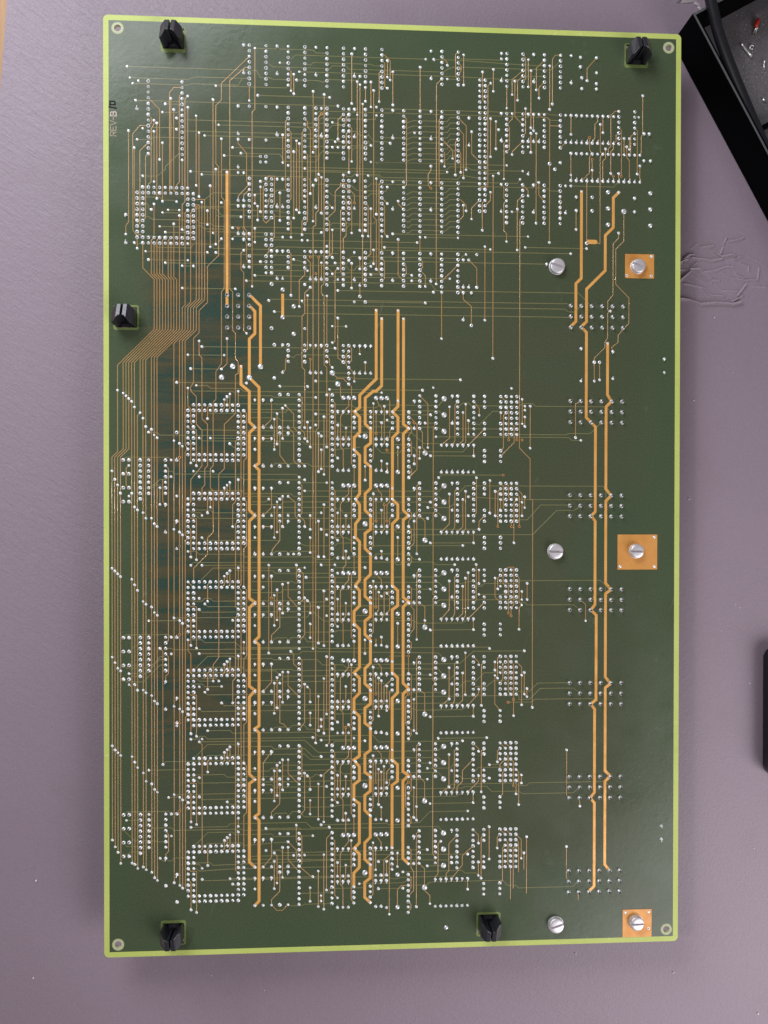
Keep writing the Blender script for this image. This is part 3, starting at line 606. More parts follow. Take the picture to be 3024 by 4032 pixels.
    'v': """172,300 172,306 176,294 176,306 172,310 170,328 154,298 152,290 220,322 -100,320 -64,304 -60,308 -58,306 -64,312 -40,320 -72,334 -70,338 -66,340 -64,344 -32,336 -32,344 -36,346 -42,348
-44,350 -46,352 -54,364 -50,364 -64,368 -48,368 -58,370 -60,372 -48,380 -40,380 -64,384 -72,292 -72,356 -114,358 -84,344 -92,340 -18,296 -4,294 0,293 -8,298 -10,302 -4,315 -8,320 -10,324 -14,344 8,341
2,343 13,289 12,304 14,306 16,315 16,323 16,333 22,337 22,311 26,299 28,305 28,317 26,339 36,325 36,305 42,308 18,341 56,335 56,345 28,347 46,353 26,363 42,369 22,376 28,389 24,393 16,380 16,388
12,367 14,369 0,358 -4,358 -6,360 -8,362 -10,366 -6,366 -4,380 -8,384 -10,388 -24,360 62,292 62,355 66,300 66,363 66,391 36,286 36,395 84,307 80,323 94,335 104,298 104,328 136,328 132,312 140,294
140,302 130,290 128,296 118,292 148,342 72,301 68,303 68,333 130,345 140,354 152,352 152,358 152,362 154,364 128,360 118,356 118,379 130,376 140,372 142,384 104,361 104,392 136,392 92,379 72,369
68,365 72,387 100,321 76,351 174,344 172,362 174,360 174,376 176,372 176,378 172,384 180,386 166,392 -100,428 -86,448 -90,424 -70,402 -66,404 -70,406 -62,406 -64,408 -58,400 -36,410 -42,412 -44,414
-46,416 -58,430 -64,434 -64,448 -44,452 -70,466 -66,468 -70,470 -36,464 -36,470 -36,474 -42,476 -44,478 -46,480 -92,492 -116,464 -84,476 18,406 20,410 22,401 24,398 26,403 28,412 16,397 24,408 44,397
48,407 56,409 -4,422 -6,424 0,422 -8,426 -10,430 -6,430 -4,444 -8,448 -10,452 -24,428 -18,440 12,432 14,434 24,420 24,434 22,440 28,442 16,444 16,452 16,462 22,466 26,468 24,470 30,472 36,434 42,435
36,454 42,462 62,420 66,430 66,456 6,470 -16,472 0,482 0,486 -4,486 -16,488 -10,490 4,492 12,492 26,492 18,478 46,482 62,484 -10,496 36,498 92,402 94,404 110,408 146,408 128,410 140,418 154,426
148,428 148,438 140,436 142,448 118,420 118,444 102,430 104,426 102,438 92,444 94,458 92,466 94,468 104,456 136,456 132,462 70,428 68,432 72,440 68,458 148,474 148,498 140,486 154,490 112,484 132,494
102,490 80,492 72,498 66,498 76,416 172,436 172,442 168,450 170,458 206,418 216,460 176,482 174,494 172,498 206,490 -70,530 -66,532 -62,500 -58,498 -62,508 -42,508 -40,512 -8,512 -10,516 -4,508 18,508
22,504 16,516 16,526 24,522 24,526 22,530 26,532 28,518 36,524 42,500 52,514 66,518 64,504 102,502 80,502 76,504 84,506 84,518 74,537 94,532 104,530 132,520 142,512 140,510 140,500 -24,196 -24,260
-24,324 -24,388 -24,452 -24,516 156,168 156,232 156,296 156,360 156,424 -80,148 -72,152 -66,150 -72,128 -70,138 -64,118 -62,122 -46,128 -48,138 -44,116 -30,148 -30,112 -36,154 -42,156 -44,158 -46,160
-58,174 -64,188 -56,188 -42,192 -34,136 2,84 8,92 10,88 14,84 28,84 -10,96 36,100 32,106 42,106 32,118 34,122 32,136 52,126 56,132 48,146 20,146 20,158 20,170 20,178 -6,150 14,150 30,152 28,156 -2,164
-4,166 -8,170 -10,174 14,176 16,180 12,180 12,188 14,190 22,184 24,186 26,172 36,178 42,180 -4,188 52,186 68,154 98,152 106,150 126,144 112,114 144,100 150,128 100,88 62,162 70,164 72,174 68,176
118,164 130,162 128,168 132,174 132,184 140,170 104,170 100,176 108,186 64,94 68,100 80,94 84,100 80,160 172,158 174,163 178,163 174,166 174,171 172,176 174,178 164,150 216,188 212,186 226,144 230,143
236,116 -84,204 -84,332 -84,460 -114,208 -114,230 -84,216 -92,224 -92,236 -80,230 -70,206 -66,208 -68,212 -54,212 -64,216 -36,218 -42,220 -44,222 -46,224 -56,238 -58,242 -62,244 -40,252 -62,260
-72,270 -70,274 -66,276 -70,280 -62,280 -36,282 -42,284 -44,286 -46,288 24,196 24,210 22,212 26,214 28,194 36,202 12,208 12,218 12,226 28,220 26,236 24,242 22,248 24,254 28,258 16,194 -10,196 -8,192
16,244 16,254 16,260 16,271 12,252 36,262 36,242 42,244 56,208 56,218 56,282 62,228 42,270 22,274 26,274 4,272 -14,232 -6,232 -4,230 0,230 -8,234 -10,238 -6,238 -4,252 -8,256 -10,260 -14,280 6,280
12,282 24,280 34,280 8,216 68,240 68,204 72,206 68,270 80,194 92,200 92,206 96,194 96,202 102,194 104,200 136,200 110,216 138,216 148,218 148,242 152,226 152,244 130,226 128,232 132,230 132,244
118,228 104,234 102,238 102,246 92,248 94,272 96,276 104,264 136,264 128,266 140,254 122,280 138,280 140,284 132,286 80,260 76,224 174,230 172,234 174,238 172,244 178,194 166,264 -92,-12 -104,0 -96,4
-70,-4 -62,-2 -52,-6 -44,-4 -66,6 -56,6 -64,14 -62,18 -94,16 -90,18 -80,18 -96,20 -98,24 -86,24 -78,24 -90,26 -78,28 -92,36 -82,34 -88,40 -76,38 -58,24 -58,34 -48,18 -54,40 -48,44 -52,48 -56,50 -58,54
-52,54 -102,54 -100,60 -88,62 -72,60 -76,64 -68,64 -76,80 -38,80 -40,36 -40,44 -110,48 -108,52 -116,42 -34,28 -32,52 -30,74 -26,78 -122,154 -118,156 -116,158 -114,160 -112,162 -110,166 -106,170
-104,174 -102,180 -98,182 -100,184 -96,186 -94,188 -82,190 -78,192 -76,194 -126,212 -124,218 -122,222 -120,228 -112,228 -110,238 -108,240 -104,242 -102,246 -98,246 -96,250 -94,252 -82,254 -78,256
-76,258 -126,282 -124,284 -122,286 -120,288 -112,290 -110,294 -108,298 -104,306 -102,308 -98,310 -96,314 -94,316 -82,318 -78,320 -76,322 -126,346 -124,350 -122,354 -120,356 -110,366 -114,366 -108,370
-104,370 -102,372 -98,374 -96,378 -94,380 -82,382 -78,384 -76,386 -126,410 -124,413 -122,415 -120,417 -112,418 -110,422 -108,426 -104,430 -102,436 -98,438 -96,442 -94,444 -82,446 -78,448 -76,450
-126,478 -124,483 -122,487 -120,495 -112,495 -110,496 -108,499 -104,498 -102,500 -98,502 -96,506 -94,508 -82,510 -78,512 -76,514 -24,12 -24,18 -22,20 -20,2 -20,6 -20,24 -22,30 -24,36 -24,46 -34,-18
-6,10 -6,30 -4,-12 0,-10 12,-8 4,28 6,22 8,24 16,10 18,4 18,30 22,-4 24,-2 24,24 32,20 32,36 32,56 40,-4 44,-6 50,-4 58,-4 46,-14 60,-14 64,-2 64,24 60,20 58,40 54,40 52,36 46,38 24,38 2,42 -4,42
10,40 10,44 14,44 28,48 62,50 62,60 64,64 60,62 44,58 46,60 34,60 36,64 32,68 36,72 60,68 46,78 36,80 52,64 4,58 14,66 -20,60 -24,70 -16,68 -14,88 16,78 24,60 112,80 72,4 72,16 76,38 80,14 72,40 70,48
68,40 80,42 94,44 96,40 100,40 104,-12 114,-12 116,-8 122,-6 126,-8 128,-4 130,-10 120,-18 134,26 130,20 128,16 142,34 148,6 154,-8 150,-6 148,-20 158,-4 160,42 124,40 144,46 148,48 130,52 118,70
108,74 106,80 100,76 90,68 90,72 160,-14 172,-10 170,-4 176,8 164,20 168,18 184,-2 182,28 176,38 174,46 168,48 208,50 220,46 208,-8 208,0 212,32 224,-12 238,-10 244,-10 244,34 216,4 244,4 192,42
258,-10 260,-16 -115,-78 -113,-70 -111,-66 -109,-54 -84,-56 -88,-52 -82,-48 -90,-46 -80,-42 -80,-34 -96,-40 -94,-38 -96,-32 -104,-34 -114,-32 -108,-26 -110,-20 -90,-24 -72,-58 -72,-50 -66,-44 -64,-32
-60,-30 -52,-66 -54,-56 -50,-38 -48,-28 -46,-16 -40,-22 -107,-68 -76,-12 -28,-56 -24,-94 -6,-84 8,-78 4,-76 6,-72 2,-64 4,-62 -22,-60 30,-60 26,-62 18,-64 46,-92 50,-72 52,-76 52,-70 60,-72 62,-66
56,-58 54,-56 46,-56 36,-54 60,-54 64,-54 66,-58 32,-42 36,-30 34,-28 32,-24 36,-24 50,-48 60,-26 64,-48 -4,-32 6,-28 8,-26 4,-20 18,-20 72,-88 72,-76 74,-74 72,-68 76,-80 76,-56 96,-84 100,-90
106,-90 116,-86 116,-76 128,-94 128,-72 142,-82 148,-74 150,-84 150,-68 154,-40 152,-46 152,-26 148,-48 134,-38 92,-36 74,-28 156,-92 176,-92 192,-88 178,-84 166,-76 176,-72 164,-66 168,-62 182,-70
184,-64 194,-60 192,-56 220,-78 164,-52 178,-42 180,-40 178,-38 182,-38 164,-22 178,-24 208,-38 230,-46 232,-40 234,-28 248,-36 252,-36 250,-30 252,-28 160,-56 174,-56 259,-52 262,-68 238,92""",
}
TRACKS = {
    't': """152,290 152,304 156,308;156,288 154,290 154,298;160,292 162,294 162,302 164,304;164,304 162,306 162,316;164,312 164,318;172,300 172,306;176,294 176,306;172,310 170,312 170,328;216,306
220,310 220,322;-72,334 -72,342 -70,344 -70,358 -68,360;-72,316 -70,318 -70,338;-72,308 -70,310 -66,310 -66,340;-56,292 -58,294 -58,306;-72,292 -68,296;-72,356 -68,360;-32,296 -30,298 -30,346 -32,348
-32,360;-32,336 -32,344;-36,346 -36,356;-42,348 -42,358 -44,360;-44,350 -44,356;-46,352 -46,358 -48,360;-36,316 -38,318 -38,362 -40,364 -40,380;-36,296 -34,298 -34,358 -36,360;-56,356 -58,358
-58,370;-32,360 -30,362 -30,394 -32,396 -32,424;-72,380 -70,382 -70,402;-72,372 -70,374 -66,374 -66,404;-36,376 -38,377 -38,486 -38,502 -36,504;-36,380 -34,381 -34,442 -36,444;-92,340 -90,342
-90,424;-88,344 -86,346 -86,358 -88,360 -88,364;-114,366 -112,368;-12,288 -12,304;-4,294 -4,315;0,293 0,303 8,312;-8,298 -8,320;-10,302 -10,324;-6,312 -6,325 -12,331 -12,336;12,304 12,331 10,333
8,336;14,306 16,308 16,315;16,323 16,333;22,311 22,337;26,299 26,339;32,288 34,289 34,323 36,325;36,305 36,316;42,308 42,317 40,320;40,296 38,299 38,321 40,323 40,339;48,286 46,287 46,333 48,335
48,350;48,300 48,304;56,335 56,345;62,292 62,329 60,332;64,296 64,311;66,300 66,313 64,316;64,335 64,339;2,343 4,345 4,352 8,356;8,348 10,349 10,369 8,372;-12,352 -12,365 -18,372;-10,366
-10,388;-8,362 -8,384;-4,358 -4,380;0,358 0,368 8,376;-6,376 -6,394 -6,395 -3,396 0,400;12,367 12,395 8,400;14,369 16,371 16,380;16,388 16,397;22,376 22,401;26,363 26,403;28,347 28,389;24,393
24,398;32,352 34,353 34,393 36,395;44,350 44,355 40,360;40,360 38,363 38,386 40,388 40,403;46,353 46,397 48,400;42,369 42,381 40,384;48,364 48,368;60,360 60,364;62,355 62,394 60,396;64,360
64,375;66,363 66,391;66,300 66,313 64,316;76,300 70,300 70,316 68,320;72,301 74,303 74,313 72,316;88,296 90,297 90,311 92,313 92,327 88,332;88,316 90,317 90,325 88,328;88,336 90,337 90,341
88,344;96,308 100,311 100,326;80,323 80,340;64,335 64,339;68,333 68,339;136,320 136,328;144,308 132,320;128,296 128,316 124,320;88,347 88,359 90,361 90,393 88,396;88,375 86,377 86,397 88,400;96,348
94,349 94,404;92,379 92,402;96,372 100,375 100,390;118,356 118,379 112,384;124,352 122,353 122,380 120,384;128,360 128,380 124,384;130,345 130,376;140,372 140,375 132,384;136,348 140,352
140,354;144,352 142,354 142,384;136,384 136,392;64,350 66,353 68,355 68,360;62,355 62,393 60,396;64,360 64,375;66,363 66,391;68,365 68,380;72,369 72,380;76,364 70,369 70,381 68,384;76,372 74,373
74,385 72,387;152,352 152,358;152,362 152,383 156,388;156,348 154,349 154,364;160,348 162,350 162,374 164,376;164,352 166,354 166,392;160,352 158,354 158,364 156,368;168,352 172,356 172,384;174,360
174,376;176,372 176,378;-56,420 -58,422 -58,430;-36,410 -36,420;-42,412 -42,422 -44,424;-44,414 -44,420;-46,416 -46,422 -48,424;-72,436 -70,438 -66,438 -66,468;-72,444 -70,446 -70,466;-64,408 -62,410
-62,486 -64,488;-32,424 -30,426 -30,460 -32,462 -32,488;-36,464 -36,470;-36,474 -36,484;-42,476 -42,486 -44,488;-44,478 -44,484;-46,480 -46,486 -48,488;-88,472 -86,475 -86,487 -88,489 -88,492;-56,484
-58,486 -58,498;-12,416 -18,424 -18,436;-10,430 -10,452;-8,426 -8,448;-4,422 -4,444;0,422 0,432 8,440;8,412 10,413 10,434 8,436;-6,440 -6,454 -12,460 -12,464;12,432 12,459 8,464;14,434 16,436
16,444;16,452 16,462;22,440 22,466;32,428 26,433 26,468;32,416 34,417 34,452 36,454;42,399 42,412 40,414;44,397 46,400 46,462 48,464 48,478;44,414 44,420 40,424;40,424 38,428 38,450 40,452
40,467;36,434 36,444;42,435 42,446 40,448;48,428 48,432;60,424 60,428;62,420 62,458 60,460;64,424 64,440;66,430 66,456;42,462 42,476 40,478;6,470 6,482 8,484;0,482 6,488 6,494 8,496;8,476 10,478
10,498 8,500;-12,480 -12,493 -18,500;-4,486 -4,508;0,486 0,495 8,504;-10,490 -8,492 -8,512;32,476 28,480 28,518;32,480 34,482 34,522 36,524;26,492 26,532;44,478 44,483 40,488;40,488 38,492 38,514
40,516 40,531;46,482 46,525 48,528;62,420 62,458 60,460;66,430 66,456;68,432 68,444;70,428 70,445 68,448;76,428 72,432 72,440;76,436 74,438 74,441 72,444;68,458 68,467;64,414 66,417 68,419
68,424;72,414 74,416 74,426 76,428;88,440 86,442 86,458 88,460;88,432 90,434 90,446 88,448 88,452;88,400 90,401 90,405 88,408;92,444 92,466;96,412 94,413 94,468;96,436 100,440 100,454;88,464 90,466
90,470 88,472;118,420 118,444 112,448;124,416 122,417 122,444 120,448;136,424 128,432 128,440 124,444 124,448;140,436 140,440 132,448;136,412 140,416 140,418;144,416 142,418 142,448;136,448
136,456;156,416 154,418 154,426;160,432 158,434 158,450 156,452;148,474 148,498;136,476 140,480 140,486;144,480 142,482 142,512;156,480 154,482 154,490;136,488 128,495 128,502 120,512;124,480 118,486
118,506 116,508 116,512;112,484 110,486 110,508 108,510 108,512;96,476 94,478 94,532;88,488 90,490 90,503 92,506 92,520 88,524;80,492 80,502;62,484 62,522 60,524;64,488 64,504;76,492 70,497 70,510
68,512;64,478 66,481 68,484 68,488;156,412 160,416;160,412 164,416;160,420 162,422 162,430 164,432;164,424 166,426 166,444;160,424 156,428 156,432;168,432 170,434 170,458;168,440 168,450;172,436
172,442;206,418 206,452 208,454;216,454 216,460;156,476 160,480;160,476 164,480;168,480 172,484 172,498;176,482 176,524;168,484 170,486 170,508;160,484 162,486 162,502 164,504;160,488 158,490 158,514
156,516;168,488 166,490 166,520;174,494 174,506;206,490 206,514 208,516;164,504 164,528;215,524 215,530;-72,500 -70,502 -66,502 -66,532;-72,508 -70,510 -70,530;-10,496 -10,516;-6,504 -6,518 -12,524
-12,528;-12,528 -8,532 -4,532 0,528;8,500 16,507 18,508;16,516 16,526;22,504 22,530;24,522 24,526;36,498 36,508;42,500 42,509 40,512;48,492 48,496;80,532 80,519 83,516 88,516;88,508 90,510 90,518
88,520;72,498 72,508;76,496 74,497 74,537;76,500 76,504;96,500 100,504 100,520 104,524 104,530;88,528 90,530 90,533 88,536;140,500 140,510;132,512 132,520;-64,118 -64,128 -62,130 -62,174 -58,178
-58,208 -60,210 -60,222 -62,224 -62,230 -64,232;-44,116 -44,134 -48,138;-72,152 -72,165 -70,167 -70,177 -68,180;-72,188 -70,190 -70,206;-72,180 -70,182 -66,182 -66,208;-56,164 -58,166 -58,174;-46,160
-46,166 -48,168;-44,158 -44,164;-42,156 -42,166 -44,168;-36,154 -36,164;-36,168 -34,170 -34,230 -36,232;-32,168 -30,170 -30,202 -32,204 -32,232;-36,188 -38,190 -38,234 -40,236 -40,252;0,128 -2,131
-2,138 -4,140;16,130 16,140;28,128 30,130 30,134 32,136;36,100 36,129 40,132;44,120 46,122 46,131 44,132;44,124 42,127 42,134 44,136 48,140;44,140 44,144;48,140 48,146;52,120 52,126;56,132
56,140;32,140 36,144 40,144 44,148 46,150 46,156 48,158;36,148 38,150 38,157 40,158;-2,164 4,170 4,180 8,184;8,156 10,158 10,178 8,180;-4,166 -4,188;-8,170 -8,192;-10,174 -10,196;-12,160 -12,174
-18,180;14,176 14,190;16,180 16,194;8,180 12,184 12,188;0,180 4,184 4,204 8,208;26,172 26,214;28,156 28,194;22,184 22,212;32,160 34,162 34,200 36,202;44,158 44,164 40,168 38,172 38,194 40,196
40,211;36,178 36,188;42,180 42,190 40,192;48,158 46,160 46,206 48,208 48,222;48,172 48,176;-6,184 -6,200 0,208;-18,188 -12,188;64,158 66,163 68,165 68,168;72,158 74,160 74,171 76,172;68,158
72,158;62,162 62,202 60,204;70,164 70,191 68,192;64,168 64,184;68,176 68,188;76,180 74,182 74,186 72,188;60,168 60,172;96,156 102,162 102,194;88,172 90,173 94,177 94,210 88,216;96,180 98,183 98,194
100,196 100,200;88,176 90,179 90,183 88,185 88,188 90,190 90,199 88,200;108,176 106,179 106,238 108,240 106,242 106,302 108,303 106,305 106,365 108,367 106,369 106,430 108,432 106,434 106,493
108,496;118,164 118,186 118,187 112,192;124,160 122,163 122,189 120,192;128,168 128,189 124,192;130,162 130,190 128,192;132,174 132,184;136,160 140,165 140,170;144,180 132,192;156,156 160,160;156,168
156,173;172,158 172,176;174,163 174,166;174,171 174,178;178,163 178,194;230,130 230,143;216,159 212,161 212,186;160,164 162,167 162,188;160,168 158,170 158,194 156,196;164,176 166,178 166,190
156,200;168,184 168,188;-114,208 -116,210 -116,222 -114,224;-92,224 -92,236;-90,218 -90,234 -88,236;-88,208 -86,210 -86,334 -88,336;-46,224 -46,230 -48,232;-44,222 -44,228;-42,220 -42,230
-44,232;-36,218 -36,228;-56,228 -58,230 -58,242;-56,232 -56,238;-72,244 -70,246 -66,246 -66,276;-72,252 -70,254 -70,274;-36,232 -34,234 -34,294 -36,296;-32,232 -30,234 -30,266 -32,268 -32,296;-36,248
-38,250 -38,310 -36,312;-36,282 -36,292;-42,284 -42,294 -44,296;-44,286 -44,292;-46,288 -46,294 -48,296;-18,252 -12,252;-12,224 -12,238 -18,244;-10,238 -10,260;-8,234 -8,256;-4,230 -4,252;0,230 5,234
5,244 8,248;-6,248 -6,262 -11,268 -12,272;8,220 10,222 10,242 8,244;8,244 12,248 12,252;8,204 12,208;16,244 16,254;16,260 16,271;22,248 22,274;26,236 26,274;24,196 24,210;32,224 34,226 34,260
36,262;44,222 44,228 40,232;40,232 38,236 38,258 40,260 40,275;36,242 36,252;42,244 42,254 40,256;48,222 46,224 46,270 48,272 48,286;48,236 48,240;60,232 60,236;56,208 56,218;42,270 42,280 40,282
40,286;-14,280 -14,344;6,280 6,290 8,292;44,286 44,291 40,296;8,284 11,286 11,305 8,308;68,204 68,211;72,206 72,212;80,194 80,212;92,200 92,206;96,194 96,202;88,208 90,210 90,213 88,216;136,192
136,200;64,222 66,226 68,228 68,232;72,222 74,224 74,234 76,236;68,222 72,222;74,234 72,236 72,248;62,228 62,266 60,268;64,232 64,248;70,236 70,254 68,256;68,240 68,252;76,244 74,246 74,250
72,252;80,260 80,276;68,270 68,275;88,240 90,242 90,245 88,248 88,252 90,254 90,262 88,264;92,248 92,264 88,268;88,272 90,274 90,278 88,280;96,220 94,222 94,272;96,244 100,248 100,262;118,228 118,250
112,256;124,224 122,226 122,252 120,256;130,226 130,254 128,256;128,232 128,252 124,256;138,216 138,242 136,244;148,218 148,242;152,226 152,244;144,244 140,248 140,254;156,232 156,240;156,224 154,226
154,252;136,256 136,264;96,284 94,286 94,335;138,280 138,306 136,308;140,284 140,294;132,286 132,312;130,290 130,318 128,320;118,292 118,313 112,320;124,288 122,289 122,316 120,320;64,286 66,289
68,291 68,296;62,292 62,329 60,332;168,224 172,228 172,244;174,230 174,238;168,228 170,230 170,252;168,232 166,234 166,264;164,248 164,252;156,220 158,222 158,238 160,240;160,220 162,222 162,230
164,232;156,284 158,286 158,294 160,296;160,284 162,282 166,282 166,310 164,312;168,288 170,290 170,308 172,310;-104,48 -104,66 -96,74 -96,110 -122,136 -122,198 -126,202 -126,478;-96,44 -98,46 -98,70
-94,74 -94,110 -118,134 -118,196 -124,202 -124,483;-96,48 -96,70 -92,74 -92,110 -116,134 -116,196 -122,202 -122,487;-92,44 -94,46 -94,70 -90,74 -90,110 -114,134 -114,196 -120,202 -120,495;-92,48
-92,70 -88,74 -88,110 -112,134 -112,495;-88,44 -90,46 -90,70 -86,74 -86,110 -110,134 -110,496;-84,44 -86,46 -86,72 -84,74 -84,110 -106,132 -106,170 -108,172 -108,499;-84,48 -84,72 -82,74 -82,110
-104,132 -104,498;-82,34 -82,72 -80,74 -80,110 -102,132 -102,500;-78,28 -78,92 -78,110 -98,130 -98,502;-72,24 -74,26 -74,88 -74,92 -76,94 -76,110 -96,130 -96,506;-68,24 -70,26 -70,89 -70,90 -74,94
-74,110 -94,130 -94,508;-66,22 -66,88 -72,94 -72,110 -82,120 -82,510;-68,20 -64,20 -64,88 -70,94 -70,110 -78,118 -78,512;-62,18 -62,88 -68,94 -68,110 -76,118 -76,514;-68,16 -60,16 -60,88 -66,94
-66,110 -74,118 -74,193 -72,196 -74,198 -74,258 -72,260 -74,262 -74,322 -72,324 -74,326 -74,386 -72,388 -74,390 -74,450 -72,452 -74,454 -74,514 -72,516;-96,20 -96,42;-58,24 -58,34;-108,44
-108,52;-62,18 -62,22;-52,-6 -52,48;-56,6 -56,50;-48,44 -50,46;-28,4 -36,13 -36,16;-28,8 -32,12 -32,16;-32,20 -32,36 -30,38 -30,43 -28,44;-32,44 -30,47 -30,58 -28,60;-32,52 -34,54 -34,66 -32,68
-32,110 -30,112;-24,12 -24,18;-22,20 -22,30;-20,6 -20,24;-24,36 -24,46;-16,0 -14,-2 -10,-2 -10,18 -12,20;-16,4 -18,6 -18,30 -16,32 -12,28;-12,12 -14,15 -14,18 -16,20;-12,24 -10,26 -10,42 -12,44;-12,48
-14,50 -14,52 -16,56;-6,10 -6,30;0,28 2,30 2,42;0,52 2,54 2,84;12,28 10,30 10,40;12,56 16,60 16,72;12,64 12,69 8,73 8,92;18,4 18,30;24,-2 24,24;28,16 32,20;44,4 42,2 38,2 38,4 34,8 34,22 28,28;28,28
30,30 30,54 28,56;32,36 32,53 30,55;40,-4 40,0;40,4 42,6 44,6 48,10 48,16;40,12 42,14 42,18 44,20;44,12 46,14 46,38;40,20 44,24;40,20 38,22 38,66 40,68;40,28 42,30 42,40 40,42 40,52;56,16 58,18
58,40;60,20 60,53 56,56;64,-2 64,24;62,50 62,60;52,56 52,64;46,60 46,78;24,60 24,72;22,56 22,180 20,182 20,410;16,78 12,82 12,97 10,99 10,136 12,138 12,180;14,84 14,123 12,124;28,84 28,120;36,64 34,66
34,117 32,118;52,76 52,84;68,0 66,2 66,66 68,68;68,12 72,16;68,16 70,18 70,38 72,40;64,-2 64,24;68,40 68,52;80,14 80,16 84,20;80,42 80,68 84,72;104,-12 104,-9 102,-6 102,2 104,4;96,40 96,52;124,12
126,12 130,16 130,20;128,16 128,24 124,28;140,12 134,18 134,26;144,12 142,14 142,34;148,6 148,12 144,16;150,-6 150,128;144,46 144,100;132,56 138,62 138,76;124,60 112,72;124,76 128,80 128,85 134,90
134,104;112,80 112,114;96,56 98,58 98,62 96,64;96,64 100,68 100,76;84,60 86,62 86,67 84,68;68,56 70,58 70,71 68,72;156,0 158,2 158,10 160,12;160,12 158,14 158,34 160,36 160,42;172,0 176,4 176,8;172,8
168,12 168,48;172,24 170,26 170,147 170,194 178,202 178,232 180,232 180,386;184,-2 184,7 188,12;200,8 200,24;188,24 188,28;212,18 212,32;220,-4 220,42;244,-10 244,-4;240,-8 240,-4;260,-16
260,-4;244,34 244,38 240,42 240,80 236,85 236,91 237,92 236,94 236,112 234,115 234,119 226,127 226,144;248,18 248,40 242,46 242,72 252,82 252,101 248,105 244,110 244,115 239,119 240,122;-114,-32
-114,33 -116,36 -116,42;-100,-36 -106,-36 -111,-30 -111,39 -109,42 -106,42 -104,44;-110,-20 -110,30 -108,32;-100,-24 -106,-18 -106,34 -108,36;-100,-16 -102,-14 -102,30 -104,32;-96,-40 -96,-37 -98,-34
-98,4 -100,6;-96,-32 -96,4;-94,-38 -94,16;-100,-44 -98,-42 -98,-38 -100,-36;-100,-56 -92,-48 -92,-12;-90,-24 -90,18;-76,-64 -82,-64 -85,-60 -85,10 -84,12;-84,-56 -84,8;-82,-48 -82,10 -80,12;-76,-60
-78,-58 -78,4 -80,6;-76,-12 -76,8;-72,-58 -74,-56 -74,18 -76,20 -76,38;-72,-50 -72,8;-66,-44 -66,6;-64,-32 -64,14;-54,-56 -54,40;-28,-88 -48,-68 -48,-56 -52,-52 -52,-10 -50,-8 -50,56 -58,64 -58,90
-64,96 -64,112 -68,116 -68,148 -70,151 -70,154 -66,158 -66,178 -62,182 -62,208 -70,218 -70,234 -72,236;-28,-80 -31,-80 -42,-70 -42,80 -40,82 -40,110 -38,112 -38,130 -36,133 -36,141 -38,142 -38,170
-46,178 -46,210 -50,214 -50,347 -54,352 -54,364;-48,-28 -48,14 -46,16 -46,80 -48,82 -48,134 -52,140 -52,160 -54,162 -54,208 -56,210 -56,224 -54,226 -54,256 -58,260 -58,272 -68,282 -68,292;-28,-68
-28,-56;-36,-28 -36,-25 -30,-18 -30,2 -28,4;-24,-94 -24,-50 -26,-48 -26,78;0,-80 2,-78 2,-64;4,-76 4,-62;18,-64 18,-22 20,-22 20,-2 22,-2 22,22 20,24 20,33 18,34 18,341;24,-48 22,-46 22,-4;26,-62
26,75 24,77 24,82 26,84 26,134 28,136 28,155 30,155 30,410 28,412;0,-44 -2,-42 -2,6 0,8;0,-36 2,-34 2,14 0,16;-4,-32 -4,-12;4,-20 4,28;6,-28 6,22;8,-26 8,24;12,-36 10,-34 10,14 12,16;12,-44 14,-42
14,-38 16,-36 16,10;12,-20 14,-18 14,30 12,32;40,-48 36,-44 36,-30;44,-48 42,-46 42,-43 40,-40;44,-40 46,-38 46,-14;44,-36 42,-34 42,-26 40,-24;44,-24 44,-6;46,-92 46,-56;50,-72 50,-4;52,-70
52,36;54,-56 54,75 56,76;56,-68 56,-58;60,-72 60,-54;62,-66 62,26 64,28 64,64;68,-80 66,-79 66,-58;68,-92 70,-92 74,-88 74,-74;68,-88 70,-86 70,-69 72,-68;72,-88 72,-76;76,-80 76,-56;96,-84
96,-52;112,-76 108,-72 108,74;112,-48 110,-46 110,2 112,4;84,-48 86,-46 86,2 84,4;112,-92 116,-88 116,-86;124,-96 122,-94 122,-78 124,-76;124,-88 126,-86 126,-82 124,-80;128,-94 128,-72;142,-82
142,-62 144,-60;148,-74 146,-72 146,2 142,2 140,4;150,-84 150,-68;160,-72 160,-56;152,-46 152,-26;148,-48 148,-20;124,-48 130,-42 130,-10;124,-40 128,-36 128,-4;112,-32 120,-24 120,-18;112,-24 114,-22
114,-12;124,-32 122,-30 122,-6;124,-24 126,-22 126,-8;134,-38 134,-22 140,-16;160,-32 158,-30 158,-4;172,-84 164,-77 164,-66;166,-76 166,-50 172,-44;172,-80 168,-76 168,-62;172,-96 174,-93 174,-78
172,-76;176,-92 176,-72;178,-84 178,-42;188,-92 182,-86 182,-70;188,-76 184,-72 184,-64;192,-88 192,-56;200,-96 196,-96 194,-93 194,-60;227,-95 220,-87 220,-78;164,-52 164,-48 160,-44;160,-44 162,-42
162,-26 160,-24;174,-56 174,-38 172,-36;172,-32 164,-24 164,-22;178,-38 178,-24;180,-52 180,-40;182,-38 182,28;184,-52 186,-50 190,-50 192,-48 192,42;192,-44 200,-44;200,-28 204,-32;208,-52
208,-38;228,-52 228,-48 226,-46 226,-36 224,-32;232,-52 232,-40;230,-46 230,-26 232,-24;222,-36 222,-27 224,-24;244,-56 241,-56 238,-53 238,-30 236,-28 236,-24;244,-40 242,-38 242,-34 240,-32;244,-44
246,-42 246,-8;240,-32 240,-28 238,-26 238,-10;234,-28 234,-21 232,-19 232,-4;248,-36 248,-24;252,-36 252,-28;250,-30 250,-22 252,-20 252,-4;262,-68 262,-40;263,-40 261,-38 261,-26 260,-24;256,-44
